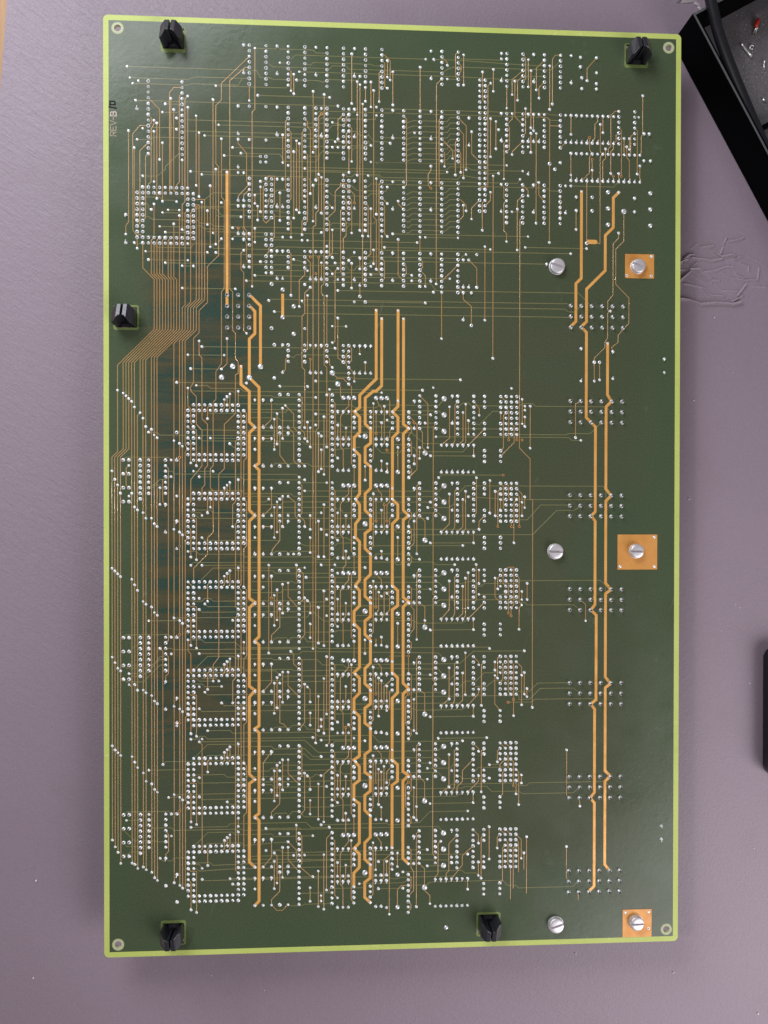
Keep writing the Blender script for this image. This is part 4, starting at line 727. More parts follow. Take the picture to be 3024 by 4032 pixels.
258,-42 258,-10;256,-40 253,-38 253,-26 252,-24;224,-24 222,-22 222,-10 216,-4;224,-20 224,-4;208,-24 208,-8;232,-24 230,-22 230,42 228,42""",
    'g': """124,292 126,294 136,292;138,296 142,296 144,294 169,294 171,292 231,292 235,296 235,302 239,307;140,302 162,302;108,308 111,306 169,306;170,308 174,308 176,310 211,310 216,314;-100,320
-80,320 -80,318 -43,318 14,318 16,315;-72,304 -69,306 -62,306 -60,304 -56,304 -54,306 10,306 12,307 26,307 28,305;-60,308 -58,310 114,310;-64,312 -62,314 18,314 26,321 92,321 94,323 128,323
132,320;-118,332 -116,330 -86,330 -84,332;-88,340 -84,340 -82,341 8,341;-69,334 -62,334 -60,336 -38,336 -34,340 20,340 23,341 59,341;-64,344 -32,344;-68,356 -58,346 -40,346 -37,348 -12,348 -10,349
21,349 25,353 40,353 42,355 110,357 114,362;-114,352 -116,354 -98,354 -92,346 -89,346;-98,352 -92,348 -88,348;-118,362 -116,364 -104,364 -92,352 -88,352;-114,358 -102,358 -100,356;-112,352
-106,352;-112,340 -106,336;-112,360 -106,360;-72,362 -66,362 -64,364 -54,364;-62,362 -52,362 -50,364;-70,366 -62,366 -60,368 -48,368;-60,372 -58,374 114,374;-48,380 -46,382 -43,382 124,382
128,384;-64,384 -62,386 92,386 94,387 128,387 132,384;-60,356 -58,354 -33,354 -32,356;-70,358 -38,358;-26,292 3,292 5,293 110,293 113,296;-29,298 -19,298 -18,296;-26,300 -5,300 -4,298 104,298;13,289
110,289 114,286;-12,336 -9,333 -1,333 0,336;0,336 2,333 12,333 14,336 32,336;8,328 10,327 12,329 34,329 36,328 48,328;50,317 74,317;78,319 82,319 83,318;-30,345 8,345 10,343 110,345 113,348;-4,365
38,365;-31,356 3,356 4,357 53,357;-31,357 -9,357 -6,360;-4,361 104,361;-28,364 -6,364 -4,362;8,392 30,392;35,389 54,389 55,388;86,341 148,341;74,347 88,347;57,305 82,305 84,307;49,353 126,353 136,344
174,344;57,365 63,365 64,367 70,367;88,364 119,364 124,360;124,372 130,366 138,366 144,360 156,360 158,357 162,357;136,372 138,370 146,370 151,366 162,366;92,379 94,377 170,377 170,380 178,380 186,372
211,372 216,376;104,328 136,328;104,392 136,392;164,376 166,374 178,374 184,368 208,368;162,382 179,382 182,380 226,380 228,380 231,384;-118,460 -116,458 -86,458 -84,460;-100,472 -98,470 -84,470
-82,472 -34,472 -32,473 8,473 10,473;-90,424 -88,422 -38,422;-100,428 -74,428;-86,448 -80,448 -80,446 -43,446 15,446 16,444;-58,400 -42,400 -40,402 18,402 22,405 62,405 66,410 128,410;-70,406 -64,406
-64,404 -60,404 -58,406 18,406;-64,408 12,408 22,417 110,417 114,414;-68,420 -58,410 -40,410 -37,412 -12,412 -10,414 12,414 18,420 24,420;-68,432 -46,432 -44,434 10,434 12,435 18,435 20,433
24,434;-72,432 -70,434 -64,434;-68,436 -66,436 -64,438 -43,438 102,438;-64,448 -62,450 90,450 93,451 124,451 128,448;-70,470 -44,470 -42,468 13,468 17,472 30,472;-68,484 -58,474 -40,474 -38,476
-12,476 -10,478 18,478;-60,420 -58,418 12,418 16,422 110,422 114,426;-44,452 -42,454 -33,454;-60,484 -58,482 -34,482 -32,484 0,482;-118,470 -117,472 -110,479 -97,479 -94,480 -88,480;-118,480 -116,483
-102,483;-118,490 -113,487 -102,487;-116,464 -106,464;-92,492 -90,494 -84,494 -82,492 -74,492;-12,464 -9,461 -1,461 0,464;0,464 3,460 8,460;8,460 12,464 32,464;8,456 10,456 12,457 34,457 36,456
48,456;-12,400 -9,398 -1,398 0,400;0,400 3,397 12,397 14,400 32,400;8,392 30,392;-26,428 -24,428;-19,424 -6,424;-31,430 -14,430 -12,428 -6,428 -4,426 104,426;-4,430 34,430 36,431 38,431 40,433 110,433
113,436;-18,440 -12,440 -10,442 28,442;-16,472 8,472 10,473 110,473 113,476;32,412 34,409 56,409;24,408 46,408;24,470 72,470 74,471 82,471 83,470;85,470 96,470 104,462 132,462;110,408 146,408;102,430
119,430 124,424;118,444 120,442 168,442 170,444 176,444 178,442 234,442 235,442 239,446;92,444 94,445 128,445 130,444 146,444 150,448 170,448 173,450 211,450 216,446;136,432 138,432 140,430
162,430;124,436 126,436 128,438 148,438;148,428 156,428 160,424;104,456 136,456;160,492 162,490 170,490 174,494;160,424 166,426 168,428;-68,496 -56,496 -54,498 32,496;-72,496 -70,497 -64,497
-62,500;-68,500 -66,500 -64,502 -43,501 53,501;-62,508 -60,509 70,509;-42,508 -36,508;-40,512 -38,513 -34,514 -32,516;-42,508 30,508;0,528 2,529 10,529 12,528 32,528;8,520 30,520 30,517 54,517
56,516;-12,488 -6,488 -4,490 102,490;-36,492 -33,494 118,498;-27,492 4,492;12,492 132,494;52,514 84,514 88,512;74,510 77,511 80,511 82,510 122,510;84,506 128,506 130,508 138,508 140,510;66,518
84,518;90,516 102,516 104,514 158,514;102,502 114,502;158,514 162,518 168,518 170,520 211,520 215,516;-62,122 34,122;-72,128 -46,128;-70,138 -48,138;-80,148 -30,148;-66,150 -58,150 -56,152 -34,152
-32,154 30,154 68,154;-70,154 -68,154 -40,154 -38,156;-36,157 -12,157 -10,158 20,158;-66,178 -63,182 46,183 90,183;-100,184 -94,184 -92,186 10,186 12,188;-57,170 -37,170;-53,163 46,163 48,165 64,165
67,163 110,163 114,158;-27,167 110,167 114,170;-27,169 -2,169 0,167;-27,173 -7,173 -5,175 34,175 38,177 40,179 110,179 114,182;20,170 104,170;-24,180 10,180;-64,188 -62,190 10,190 13,192
36,192;-56,188 -36,188;48,176 51,175 89,175 92,176;-14,88 -12,87 49,87 206,87 208,88;10,88 12,91 204,91 206,93 211,93 216,88;-10,96 -4,96;-2,99 10,99;12,97 208,97;32,106 42,106;0,128 4,129 6,127
42,127;40,124 44,120;32,140 50,140 52,140;20,146 34,146 36,143 46,143 48,144 126,144;-6,150 14,150;30,152 98,152;56,88 100,88;108,186 207,186 209,188 216,188;124,164 128,161 132,161 134,163 170,163
172,161 180,161 182,163 235,163 239,167;136,176 140,177 150,167 162,167;124,180 128,180 164,180;90,183 99,191 126,191;100,176 108,176;168,184 205,184 207,183 223,183 231,175;-118,204 -116,202 -86,202
-84,204;-68,212 -54,212;-88,212 -83,212 -82,214 6,214 8,216;-64,216 -34,216 -32,218 12,218;-42,192 -40,194 -36,196;-68,240 -56,240 -54,242 24,242;-72,240 -69,242 -63,242 -62,244;-68,244 -66,244
-64,246 102,246;-62,260 -60,262 -6,262;-72,270 -66,270 -64,272 -33,272 -31,274 18,274 20,276 32,276 34,274 62,274 64,272 83,272;-70,280 -68,278 17,278 106,278 108,280 122,280;-62,280 -34,280 -32,282
12,282;-64,292 -62,290 -54,282 -39,282 -37,284 -31,284 -11,284 -9,286 36,286;-100,224 -94,220 -92,218 -88,218 -84,216;-97,224 -95,222 -91,222;-58,228 -57,226 -33,226 -32,228 2,228 4,230 110,230
114,234;-31,230 -9,230 -6,232;-26,234 -16,234 -14,232;-27,236 -5,236 -3,234 104,234;-6,238 34,238 37,240 39,240 40,242 110,242 114,246;12,226 110,226 114,222;8,220 28,220;-12,208 -9,206 -1,206
0,208;0,208 2,206 14,206 17,208 32,208;8,264 13,266 34,266 36,264 48,264;24,254 140,254;32,260 42,260 45,262 48,262;-12,272 -9,270 -1,270 0,272;0,272 2,270 19,270 20,272;4,272 8,272;24,280
34,280;32,284 34,282 56,282;13,289 110,289 114,286;24,186 52,186;32,196 52,194;64,194 68,198 81,198 83,196;85,194 92,194 94,197 128,197 132,192;77,192 88,192;110,216 112,214 158,214;104,200
136,200;104,264 136,264;51,263 54,266 128,266;88,260 92,258 180,258 198,240 211,240 216,237;102,238 118,238 123,234;124,244 132,244;124,228 130,222 233,222 235,225 235,232 239,237;132,230
164,232;164,232 165,230 169,231 172,232 226,232 227,235;165,247 176,247 186,236 208,236;77,254 79,256 83,256;86,273 90,274 92,276 96,276;78,278 79,280 82,280 83,278;-104,0 -94,0 -88,-5 -88,-7
-78,-17;-70,-4 -49,-4 -47,-6 42,-6 42,-3 46,-3 48,-5 66,-5 68,-3 124,-3 126,-6 140,-4;-62,-2 14,-2 18,3 45,3 50,7 71,7 72,4;-102,15 -92,15 -90,17 -82,17 -80,18;-102,19 -100,21 -100,23 -98,24;-86,24
-78,24;-90,26 -75,26;-102,29 -100,29 -97,31 -65,31 -63,33 -56,33 -53,35 -38,35 -36,36;-92,36 -74,36;-88,40 -72,40;-102,43 -73,43;-60,16 -54,11 -11,11 -8,8 0,8;-42,19 -28,19;-64,22 -52,22 -48,27 -43,27
2,27 4,28;-64,21 -46,21;-42,23 -7,23 -4,24 0,24;-52,27 -50,28 -34,28;-65,35 -63,35 -60,37 -46,37;-58,39 24,39;-36,36 -34,35 42,35 44,32 56,32;-40,44 -39,42 -4,42;-72,48 -54,48 -52,48;-95,50 -93,51
-70,51 -68,48 -54,48 -54,51 -11,51 -8,49 65,49 67,50 208,50;-102,54 -58,54;-50,55 29,55;-100,60 -72,60;-88,62 42,62 44,65 48,65 50,62 60,62;-76,64 -68,64;-76,80 -38,80;-108,49 -104,48;-20,2 -14,2
-12,0;2,-9 114,-9 116,-10 118,-12 131,-12 134,-10 172,-10;14,-7 116,-7;65,-13 63,-14 158,-14;28,8 30,9 32,11 58,11 60,9 66,9;56,4 58,4 60,2 81,2 190,2 192,4 200,4;58,-4 65,-4 68,-1 168,-1 170,-4;30,33
32,31 62,31 64,28 66,28;-12,44 10,44;14,44 94,44;70,48 148,48;30,53 36,53;20,52 23,52 28,52;40,56 44,57 46,55 126,55 128,53 130,52;34,60 40,60;42,61 44,58;56,60 59,60 60,59 60,58 190,58;28,64 30,65
32,67 88,67 90,68;29,70 31,70 118,70;33,73 36,72;-16,68 -15,66 14,66;-24,70 18,70;-30,74 104,74 108,79 214,79 222,87;36,80 106,80;4,58 12,60;-16,60 -20,60;76,38 176,38;100,40 124,40;60,68 68,68;90,72
96,72;146,-7 148,-8 154,-8;164,20 172,20;208,0 240,0 244,-4;174,46 220,46;-115,-78 -23,-78 -20,-73 -16,-73 -14,-73 -11,-72 0,-72;-113,-70 -72,-70 -67,-72 -28,-72;-111,-66 -72,-66 -69,-67 -36,-67
-33,-72 -28,-72;-52,-66 -2,-66 0,-68;-109,-54 36,-54;-88,-52 -76,-52;-90,-46 -80,-46 -76,-48;-73,-41 28,-41;-97,-35 -76,-35;-74,-33 17,-33;-50,-38 23,-38;-60,-30 27,-30 40,-28;-108,-26 -100,-26
-96,-28 -76,-28;-40,-22 6,-22 10,-17 12,-16;-46,-16 -20,-16;-34,-18 -6,-18 -3,-13 20,-13 23,-18;-24,-94 18,-94 20,-92 28,-92;2,-87 5,-90 100,-90;-14,-83 -11,-81 30,-81 32,-83 40,-83 42,-83 44,-81
113,-81 116,-83 118,-84 121,-85 172,-85 193,-85 200,-92;-6,-84 0,-84;12,-84 16,-83 18,-85 60,-85 62,-84 68,-84;8,-78 40,-78 123,-78 160,-77 169,-77;6,-72 22,-72 25,-71 28,-72;29,-74 30,-73 50,-73
52,-76;-22,-60 30,-60;20,-48 23,-50 49,-50 190,-50 193,-48 200,-48;23,-44 24,-45 63,-45 64,-48;32,-42 40,-40;28,-36 32,-40 40,-40;12,-24 60,-26;28,-20 36,-20 38,-20 40,-20;15,-17 21,-17 26,-22;46,-22
48,-24 56,-24;44,-36 49,-36 52,-33 58,-33 58,-34 62,-29 72,-29 74,-28;56,-28 58,-29 60,-26;34,-28 40,-28;106,-90 124,-90 172,-88;126,-91 156,-91;116,-76 124,-76;86,-43 88,-44 91,-45 116,-45 118,-48
124,-48;86,-39 88,-40 91,-41 116,-41 118,-44 124,-44;86,-35 88,-36 91,-37 116,-37 118,-40 124,-40;86,-31 88,-32 91,-33 116,-33 118,-36 124,-36;86,-27 88,-28 91,-29 116,-29 118,-32 124,-32;86,-23
88,-24 91,-25 116,-25 118,-28 124,-28;86,-19 88,-20 91,-21 116,-21 118,-24 124,-24;86,-15 88,-16 91,-17 116,-17 118,-20 124,-20;86,9 88,8 90,7 115,7 118,4 124,4;86,13 88,12 90,11 115,11 118,8
124,8;86,17 88,16 90,15 115,15 118,12 124,12;86,21 88,20 90,19 115,19 118,16 124,16;86,25 88,25 90,23 115,23 118,20 124,20;86,29 88,29 90,27 115,27 118,24 124,24;86,33 88,33 90,31 115,31 118,28
124,28;86,37 88,37 90,35 115,35 118,32 124,32;68,-32 72,-32 84,-32;70,-53 190,-53 192,-52 200,-52;172,-88 174,-89 176,-88 188,-88;172,-76 175,-80 188,-80""",
    'T': """-44,-4 -44,85 -44,92;216,4 216,68 212,72 212,100 208,104;244,4 240,8 240,30 234,36 234,62 220,76 220,100 216,104 220,108 220,171 224,175 227,178 227,241 224,244 227,248 227,310 224,314
228,318 228,381 224,384 227,388 227,450 224,454 227,458 227,520 223,524;236,116 236,154 239,159 235,163 235,224 239,229 235,233 235,294 239,299 235,302 235,364 239,369 235,372 235,434 239,438 235,442
235,504 239,509;-28,84 -20,92 -20,136;-28,92 -24,96 -24,112 -28,116 -28,144 -21,151 -21,206 -24,208 -21,211 -21,332 -24,335 -21,338 -21,397 -24,399 -21,402 -21,461 -24,463 -21,466 -21,525
-24,528;-34,136 -34,149 -28,154 -28,176 -24,180 -28,184 -28,240 -24,244 -28,248 -28,304 -24,307 -28,311 -28,368 -24,371 -28,376 -28,432 -24,436 -28,439 -28,496 -24,500;-4,84 -4,100;64,94 64,144 52,156
52,165 48,168 52,172 52,183 48,187 48,196 52,200 52,228 49,232 52,236 52,246 49,250 49,260 52,263 52,291 49,295 52,299 52,310 48,314 48,323 52,327 52,355 48,359 52,363 52,374 48,378 48,387 52,391
52,420 48,423 52,428 52,438 48,441 48,452 52,455 52,484 48,488 52,492 52,502 48,506 48,516;68,100 68,149 64,153 62,153 56,158 56,177 60,181 60,190 60,191 56,194 56,205 60,208 60,224 56,228 56,240
60,244 60,254 56,257 56,268 60,272 60,287 56,291 56,303 60,307 60,318 56,321 56,331 60,335 60,352 56,356 56,367 60,371 60,382 56,385 56,396 60,399 60,416 56,419 56,432 60,435 60,446 56,449 56,460
60,464 60,480 56,484 56,496 60,500 60,510 56,513 56,524 60,528;80,94 80,164 76,168 80,172 80,183 76,187 76,232 80,236 80,246 76,250 76,295 80,299 80,310 76,313 76,359 80,363 80,374 76,378 76,423
80,427 80,439 76,442 76,488;84,100 84,177 88,180 84,184 84,240 88,244 84,247 84,304 88,307 84,311 84,367 88,371 84,375 84,432 88,435 84,439 84,496 88,500""",
}


# ------------------------------------------------------------------ the circuit board
UX = 2.54
gxy = lambda x, y: ((x - 19.75) * UX, -(y - 56.05) * UX)   # pad raster (0.1 inch) to mm
BX0, BX1, BY0, BY1 = -133.9, 134.6, -215.1, 215.1
HOLES = [(-127.45, 209.2), (128.6, 208.6), (-127.6, -209.3), (129.0, -209.4)]
# clip: x, inner edge y, sign of the outward direction, mask opening edge
CLIPS = [(-102.4, 200.8, 1, 198.9), (113.0, 200.4, 1, 198.6), (-123.7, 73.5, 1, 72.1), (-102.6, -200.4, -1, -198.8), (43.6, -200.3, -1, -198.9)]

board = empty('circuit_board')
tag(board, 'large green circuit board, solder side up, with lime rim and rows of silver solder joints', 'circuit board')

outl = [round_rect(BX0, BX1, BY0, BY1, 2.2)]
for x, y in HOLES: outl.append(circle(x, y, 1.65))
for x, y, s, e in CLIPS:
    outl.append(round_rect(x - 4.85, x + 4.85, min(y - s * 0.3, y + s * 9.2), max(y - s * 0.3, y + s * 9.2), 0.4, 3))
sheet('laminate_panel', outl, -1.60, -0.03, M_LAM, board)

INS = 2.42
outl = [round_rect(BX0 + INS, BX1 - INS, BY0 + INS, BY1 - INS, 0.15, 2)]
for x, y in HOLES: outl.append(circle(x, y, 2.75))
for x, y, s, e in CLIPS:
    outl.append(round_rect(x - 5.75, x + 5.75, min(e, e + s * 11.4), max(e, e + s * 11.4), 1.1, 4))
sheet('solder_mask', outl, -0.06, 0.0, M_MASK, board)

for x, y, s, e in CLIPS:
    a, b = sorted((e - s * 0.2, e + s * 11.6))
    c, d = sorted((y - s * 0.3, y + s * 9.2))
    sheet('clip_opening', [round_rect(x - 5.95, x + 5.95, a, b, 1.2, 4), round_rect(x - 4.85, x + 4.85, c, d, 0.4, 3)], -0.05, -0.012, M_DULL, board)
for x, y in HOLES:
    sheet('hole_opening', [circle(x, y, 2.9), circle(x, y, 1.7)], -0.05, -0.012, M_RINGP, board)
for x, y in HOLES:
    m = MB()
    c0, c1 = circle(x, y, 1.62), circle(x, y, 2.15)
    n = len(c0)
    m.add([(a, b, 0.02) for a, b in c0] + [(a, b, 0.02) for a, b in c1] + [(a, b, -1.7) for a, b in c0],
          [(i, n + i, n + (i + 1) % n, (i + 1) % n) for i in range(n)] + [(2 * n + i, i, (i + 1) % n, 2 * n + (i + 1) % n) for i in range(n)])
    m.build('mounting_hole', mat_plain('worn_hole_ring', (0.55, 0.56, 0.36), 0.5) if x == HOLES[0][0] else bpy.data.materials['worn_hole_ring'], board)


def ribbon(m, pts, w, z0, z1, e=0.03, crown=False):
    """track with small side slopes (or a rounded crown), mitred at bends"""
    P = [Vector((a, b)) for a, b in pts]
    prof = [(1, 0), (0.72, 0.62), (0.3, 0.95), (-0.3, 0.95), (-0.72, 0.62), (-1, 0)] if crown else [(1, 0), (1 - 2 * e / w, 1), (2 * e / w - 1, 1), (-1, 0)]
    v, f = [], []
    for i, p in enumerate(P):
        if i == 0: d = (P[1] - P[0]).normalized(); nn = Vector((-d.y, d.x)); k = 1.0; q = p - d * w * 0.5
        elif i == len(P) - 1: d = (P[-1] - P[-2]).normalized(); nn = Vector((-d.y, d.x)); k = 1.0; q = p + d * w * 0.5
        else:
            a, b = (p - P[i - 1]).normalized(), (P[i + 1] - p).normalized()
            na, nb = Vector((-a.y, a.x)), Vector((-b.y, b.x))
            nn = na + nb
            nn = nn.normalized() if nn.length > 1e-4 else na
            k = min(1.0 / max(nn.dot(na), 0.35), 2.0)
            q = p
        for s_, h_ in prof:
            c = q + nn * (w * 0.5 * k * s_)
            v.append((c.x, c.y, z0 + (z1 - z0) * h_))
    n = len(prof)
    for i in range(len(P) - 1):
        a, b = n * i, n * i + n
        f += [(a + j, a + j + 1, b + j + 1, b + j) for j in range(n - 1)]
    m.add(v, f)


def polylines(key):
    return [[gxy(*(float(q) / 4 for q in p.split(','))) for p in t.split()] for t in TRACKS[key].split(';')]


m = MB()
for i, p in enumerate(polylines('g')):
    ribbon(m, p, 0.30, 0.0, 0.012 + (i % 61) * 0.0001, 0.02)
tag(m.build('buried_tracks', M_INNER, board), 'olive tracks showing faintly through the laminate', kind='stuff')
m = MB()
for i, p in enumerate(polylines('t')):
    ribbon(m, p, 0.31, 0.0, 0.05 + (i % 97) * 0.0001, 0.05, True)
tag(m.build('signal_tracks', M_TRACK, board, True), 'fine copper brown signal tracks', kind='stuff')
for i, p in enumerate(polylines('T')):
    m = MB()
    ribbon(m, p, 1.34, 0.0, 0.09 + i * 0.0004, 0.06)
    m.build('power_track', M_POWER, board)
m = MB()
a, b = gxy(55.05, 10.25), gxy(57.0, 10.25)
m.prism([(a[0], a[1] - 1.0), (b[0] - 0.8, a[1] - 1.0), (b[0], a[1] - 0.45), (b[0], a[1] + 0.45), (b[0] - 0.8, a[1] + 1.0), (a[0], a[1] + 1.0)], 0, 0.085)
m.build('copper_pad', M_POWER, board)


# solder joints ---------------------------------------------------------
def lathe(prof, n, jit=0.0, seed=0, tilt=0.0):
    r_ = random.Random(seed)
    v, f = [], []
    for j, (r, z) in enumerate(prof):
        for k in range(n):
            a = 2 * math.pi * (k + 0.5 * (j % 2)) / n
            q = r * (1 + r_.uniform(-jit, jit))
            v.append((q * math.cos(a), q * math.sin(a), z * (1 + r_.uniform(-jit, jit)) + (tilt * q * math.cos(a) if j == len(prof) - 1 else 0)))
    for j in range(len(prof) - 1):
        for k in range(n):
            k2 = (k + 1) % n
            if j % 2 == 0:
                f += [(j * n + k, j * n + k2, (j + 1) * n + k), (j * n + k2, (j + 1) * n + k2, (j + 1) * n + k)]
            else:
                f += [(j * n + k, j * n + k2, (j + 1) * n + k2), (j * n + k, (j + 1) * n + k2, (j + 1) * n + k)]
    f.append(tuple((len(prof) - 1) * n + k for k in range(n)))
    return v, f


LEADS = {}


def joint(kind, s):
    m = MB()
    r_ = random.Random(s * 31 + ord(kind))
    if kind == 'v':
        m.add(*lathe([(0.70, 0), (0.66, 0.10), (0.48, 0.24), (0.22, 0.31), (0.08, 0.31 - 0.1 * (s % 2))], 9, 0.08, s))
    elif kind == 'd':
        m.add(*lathe([(0.86, 0), (0.81, 0.12), (0.60, 0.27), (0.38, 0.38), (0.28, 0.42)], 10, 0.07, s))
        n0 = len(m.f)
        v, f = lathe([(0.33, 0.30), (0.32, 0.62), (0.27, 0.72)], 7, 0.10, s + 5, 0.5)
        m.add([(a + 0.10 * (s - 1.5), b - 0.10, c) for a, b, c in v], f)
        if s != 3: LEADS[kind, s] = (n0 + (14 if s == 1 else 0), len(m.f))
    elif kind in 'un':
        m.add(*lathe([(0.80, 0), (0.74, 0.15), (0.50, 0.36), (0.25, 0.50), (0.1, 0.52)], 10, 0.08, s))
        d = 1 if kind == 'u' else -1
        m.tube([(0, 0, 0.1), (0, d * 0.15, 0.55), (r_.uniform(-.1, .1), d * 0.55, 0.66), (r_.uniform(-.18, .18), d * (0.98 + r_.uniform(0, .25)), 0.60)], [0.26, 0.26, 0.24, 0.20], 6)
    elif kind == 'c':
        m.add(*lathe([(1.00, 0), (0.93, 0.2), (0.72, 0.48), (0.54, 0.74), (0.42, 0.9)], 12, 0.06, s))
        n0 = len(m.f)
        m.add(*lathe([(0.40, 0.8), (0.38, 1.75), (0.30, 1.9)], 7, 0.08, s + 5, 0.5))
        LEADS[kind, s] = (n0, len(m.f))
    elif kind == 'e':
        m.add(*lathe([(1.08, 0), (1.02, 0.18), (0.80, 0.42), (0.55, 0.62), (0.34, 0.70)], 12, 0.06, s))
        m.add(*lathe([(0.30, 0.5), (0.30, 0.95), (0.24, 1.02)], 7, 0.08, s + 5, 0.6))
    elif kind == 'b':
        m.add(*lathe([(1.28, 0), (1.22, 0.16), (1.0, 0.36), (0.82, 0.44), (0.72, 0.36), (0.60, 0.40), (0.34, 0.52), (0.1, 0.54)], 14, 0.04, s))
    elif kind == 'j':
        m.add(*lathe([(0.74, 0.10), (0.70, 0.16), (0.52, 0.26), (0.30, 0.34), (0.1, 0.36)], 9, 0.10, s))
    elif kind == 'h':
        m.add(*lathe([(0.66, 0), (0.62, 0.08), (0.40, 0.08), (0.34, 0.0)], 12, 0.03, s))
        m.f.pop()
    return m


VAR = 4
PROTO = {k: [joint(k, s) for s in range(VAR)] for k in PADS}
RING = [k for k in PADS if k == 'h']
spots = {}
for k, t in PADS.items():
    spots[k] = [gxy(*(float(q) * (1 if k == 'c' else 0.25) for q in p.split(','))) for p in t.split()]
single = [(k, p) for k in 'cbe' for p in spots[k]]
rest = [(k, p) for k in 'dunvj' for p in spots[k]]
rest.sort(key=lambda q: ('dunvj'.index(q[0]) > 2, q[1][0]))
extra = 300 - len(single)
single += rest[:extra]
rest = rest[extra:]
ME = {}
for k, p in single:
    s = rng.randrange(VAR)
    if (k, s) not in ME:
        me = ME[k, s] = PROTO[k][s].mesh('solder_joint', True)
        me.materials.append(M_SOLDER2 if k in 'cbe' else M_SOLDER)
        me.materials.append(M_LEAD)
        if (k, s) in LEADS:
            for fi in range(*LEADS[k, s]): me.polygons[fi].material_index = 1
    rz = rng.uniform(0, 6.283) if k not in 'un' else rng.uniform(-.15, .15)
    o = link_mesh('solder_joint', ME[k, s], M_SOLDER, board, (p[0], p[1], 0.002), rz)


def scatter(name, items, mat, label):
    V, F, n0, dark = [], [], 0, []
    for k, p in items:
        vs = rng.randrange(VAR)
        pr = PROTO[k][vs]
        if (k, vs) in LEADS and (p[1] > -95 or rng.random() < 0.25):
            dark += range(len(F) + LEADS[k, vs][0], len(F) + LEADS[k, vs][1])
        a = np.array(pr.v)
        th = rng.uniform(0, 6.283) if k not in 'und' else rng.uniform(-.5, .5) if k == 'd' else rng.uniform(-.15, .15)
        c, s = math.cos(th), math.sin(th)
        sc = rng.choice((0.82, 0.9, 0.96, 1.0)) * rng.uniform(0.95, 1.05)
        q = np.stack([(a[:, 0] * c - a[:, 1] * s) * sc + p[0], (a[:, 0] * s + a[:, 1] * c) * sc + p[1], a[:, 2] * sc + 0.002], -1)
        V.append(q)
        F += [tuple(i + n0 for i in f) for f in pr.f]
        n0 += len(a)
    m = MB()
    m.v, m.f = np.concatenate(V).tolist(), F
    o = tag(m.build(name, mat, board, smooth=True), label, kind='stuff')
    if dark:
        o.data.materials.append(M_LEAD)
        for fi in dark: o.data.polygons[fi].material_index = 1
    return o


scatter('solder_joints', rest, M_SOLDER, 'small bright solder joints in rows')
scatter('via_rings', [('h', p) for p in spots['h']], M_PAD, 'bare copper via rings')
m = MB()
for p in spots['h']:
    m.prism(circle(p[0], p[1], 0.36, 8), 0.001, 0.066)
tag(m.build('via_holes', M_HOLE, board), 'dark via holes', kind='stuff')

# copper plates with corner vias ---------------------------------------
PLATES = [((107.9, 121.9, 99.6, 111.0), [(120.6, 110.0, 1), (108.9, 100.8, 0), (120.5, 100.8, 0)]),
          ((104.7, 123.9, -38.0, -21.4), [(122.4, -22.6, 1), (106.0, -36.6, 1), (122.5, -36.6, 1)]),
          ((107.7, 121.8, -212.6, -199.4), [(108.9, -200.7, 1), (120.3, -200.7, 1), (120.3, -208.6, 0)])]
for (x0, x1, y0, y1), vias in PLATES:
    m = MB()
    m.prism(round_rect(x0, x1, y0, y1, 0.25, 2), 0.0, 0.16)
    pl = m.build('copper_plate', M_PAD, board, bevel=0.05, seg=1)
    for x, y, full in vias:
        if full:
            o = link_mesh('solder_joint', PROTO['v'][0].mesh('solder_joint', True), M_SOLDER, pl, (x, y, 0.16))
        else:
            m = MB()
            m.add(*lathe([(0.66, 0.16), (0.58, 0.26), (0.36, 0.26), (0.28, 0.18)], 12))
            m.f.pop()
            m.build('via_ring', M_SOLDER, pl, True, (x, y, 0))
            m = MB()
            m.prism(circle(0, 0, 0.30, 10), 0.15, 0.19)
            m.build('via_hole', M_HOLE, pl, False, (x, y, 0))

# slotted screws ---------------------------------------------------------
for x, y, z, ang in [(75.2, 104.3, 0, -17), (113.8, 104.9, .16, -24), (74.8, -29.3, 0, -1), (113.5, -29.2, .16, -1), (75.5, -205.3, 0, 17), (114.1, -205.3, .16, 2)]:
    sc = 1.0 if z == 0 else 0.93
    m = MB()
    R1, R2 = 3.65 * sc, 3.05 * sc
    n = 40
    m.add(*[q for q in lathe([(R1 * 1.02, 0.0), (R1 * 1.02, 0.35), (R1 * 0.97, 0.42), (R1 * 0.97, 1.15)], n)])
    hw = 0.55
    for sg in (1, -1):
        rows = []
        for r, zz in ((R1 * 0.97, 1.15), (R1 * 0.97, 1.85), (R1 * 0.93, 2.12), (R1 * 0.84, 2.32), (R1 * 0.66, 2.45), (R1 * 0.42, 2.52)):
            a0 = math.asin(hw / r)
            rows.append([(r * math.cos(a0 + (math.pi - 2 * a0) * k / 20), sg * r * math.sin(a0 + (math.pi - 2 * a0) * k / 20), zz) for k in range(21)])
        v = [p for r in rows for p in r]
        f = []
        for j in range(len(rows) - 1):
            for k in range(20):
                q = (j * 21 + k, j * 21 + k + 1, (j + 1) * 21 + k + 1, (j + 1) * 21 + k)
                f.append(q if sg > 0 else q[::-1])
        top = tuple((len(rows) - 1) * 21 + k for k in range(21))
        f.append(top if sg > 0 else top[::-1])
        wall = tuple(j * 21 for j in range(len(rows))) + tuple(j * 21 + 20 for j in reversed(range(len(rows))))
        f.append(wall)
        m.add(v, f)
    o = m.build('screw', M_STEEL, board, True, (x, y, z), math.radians(ang))
    o.data.set_sharp_from_angle(angle=math.radians(32))

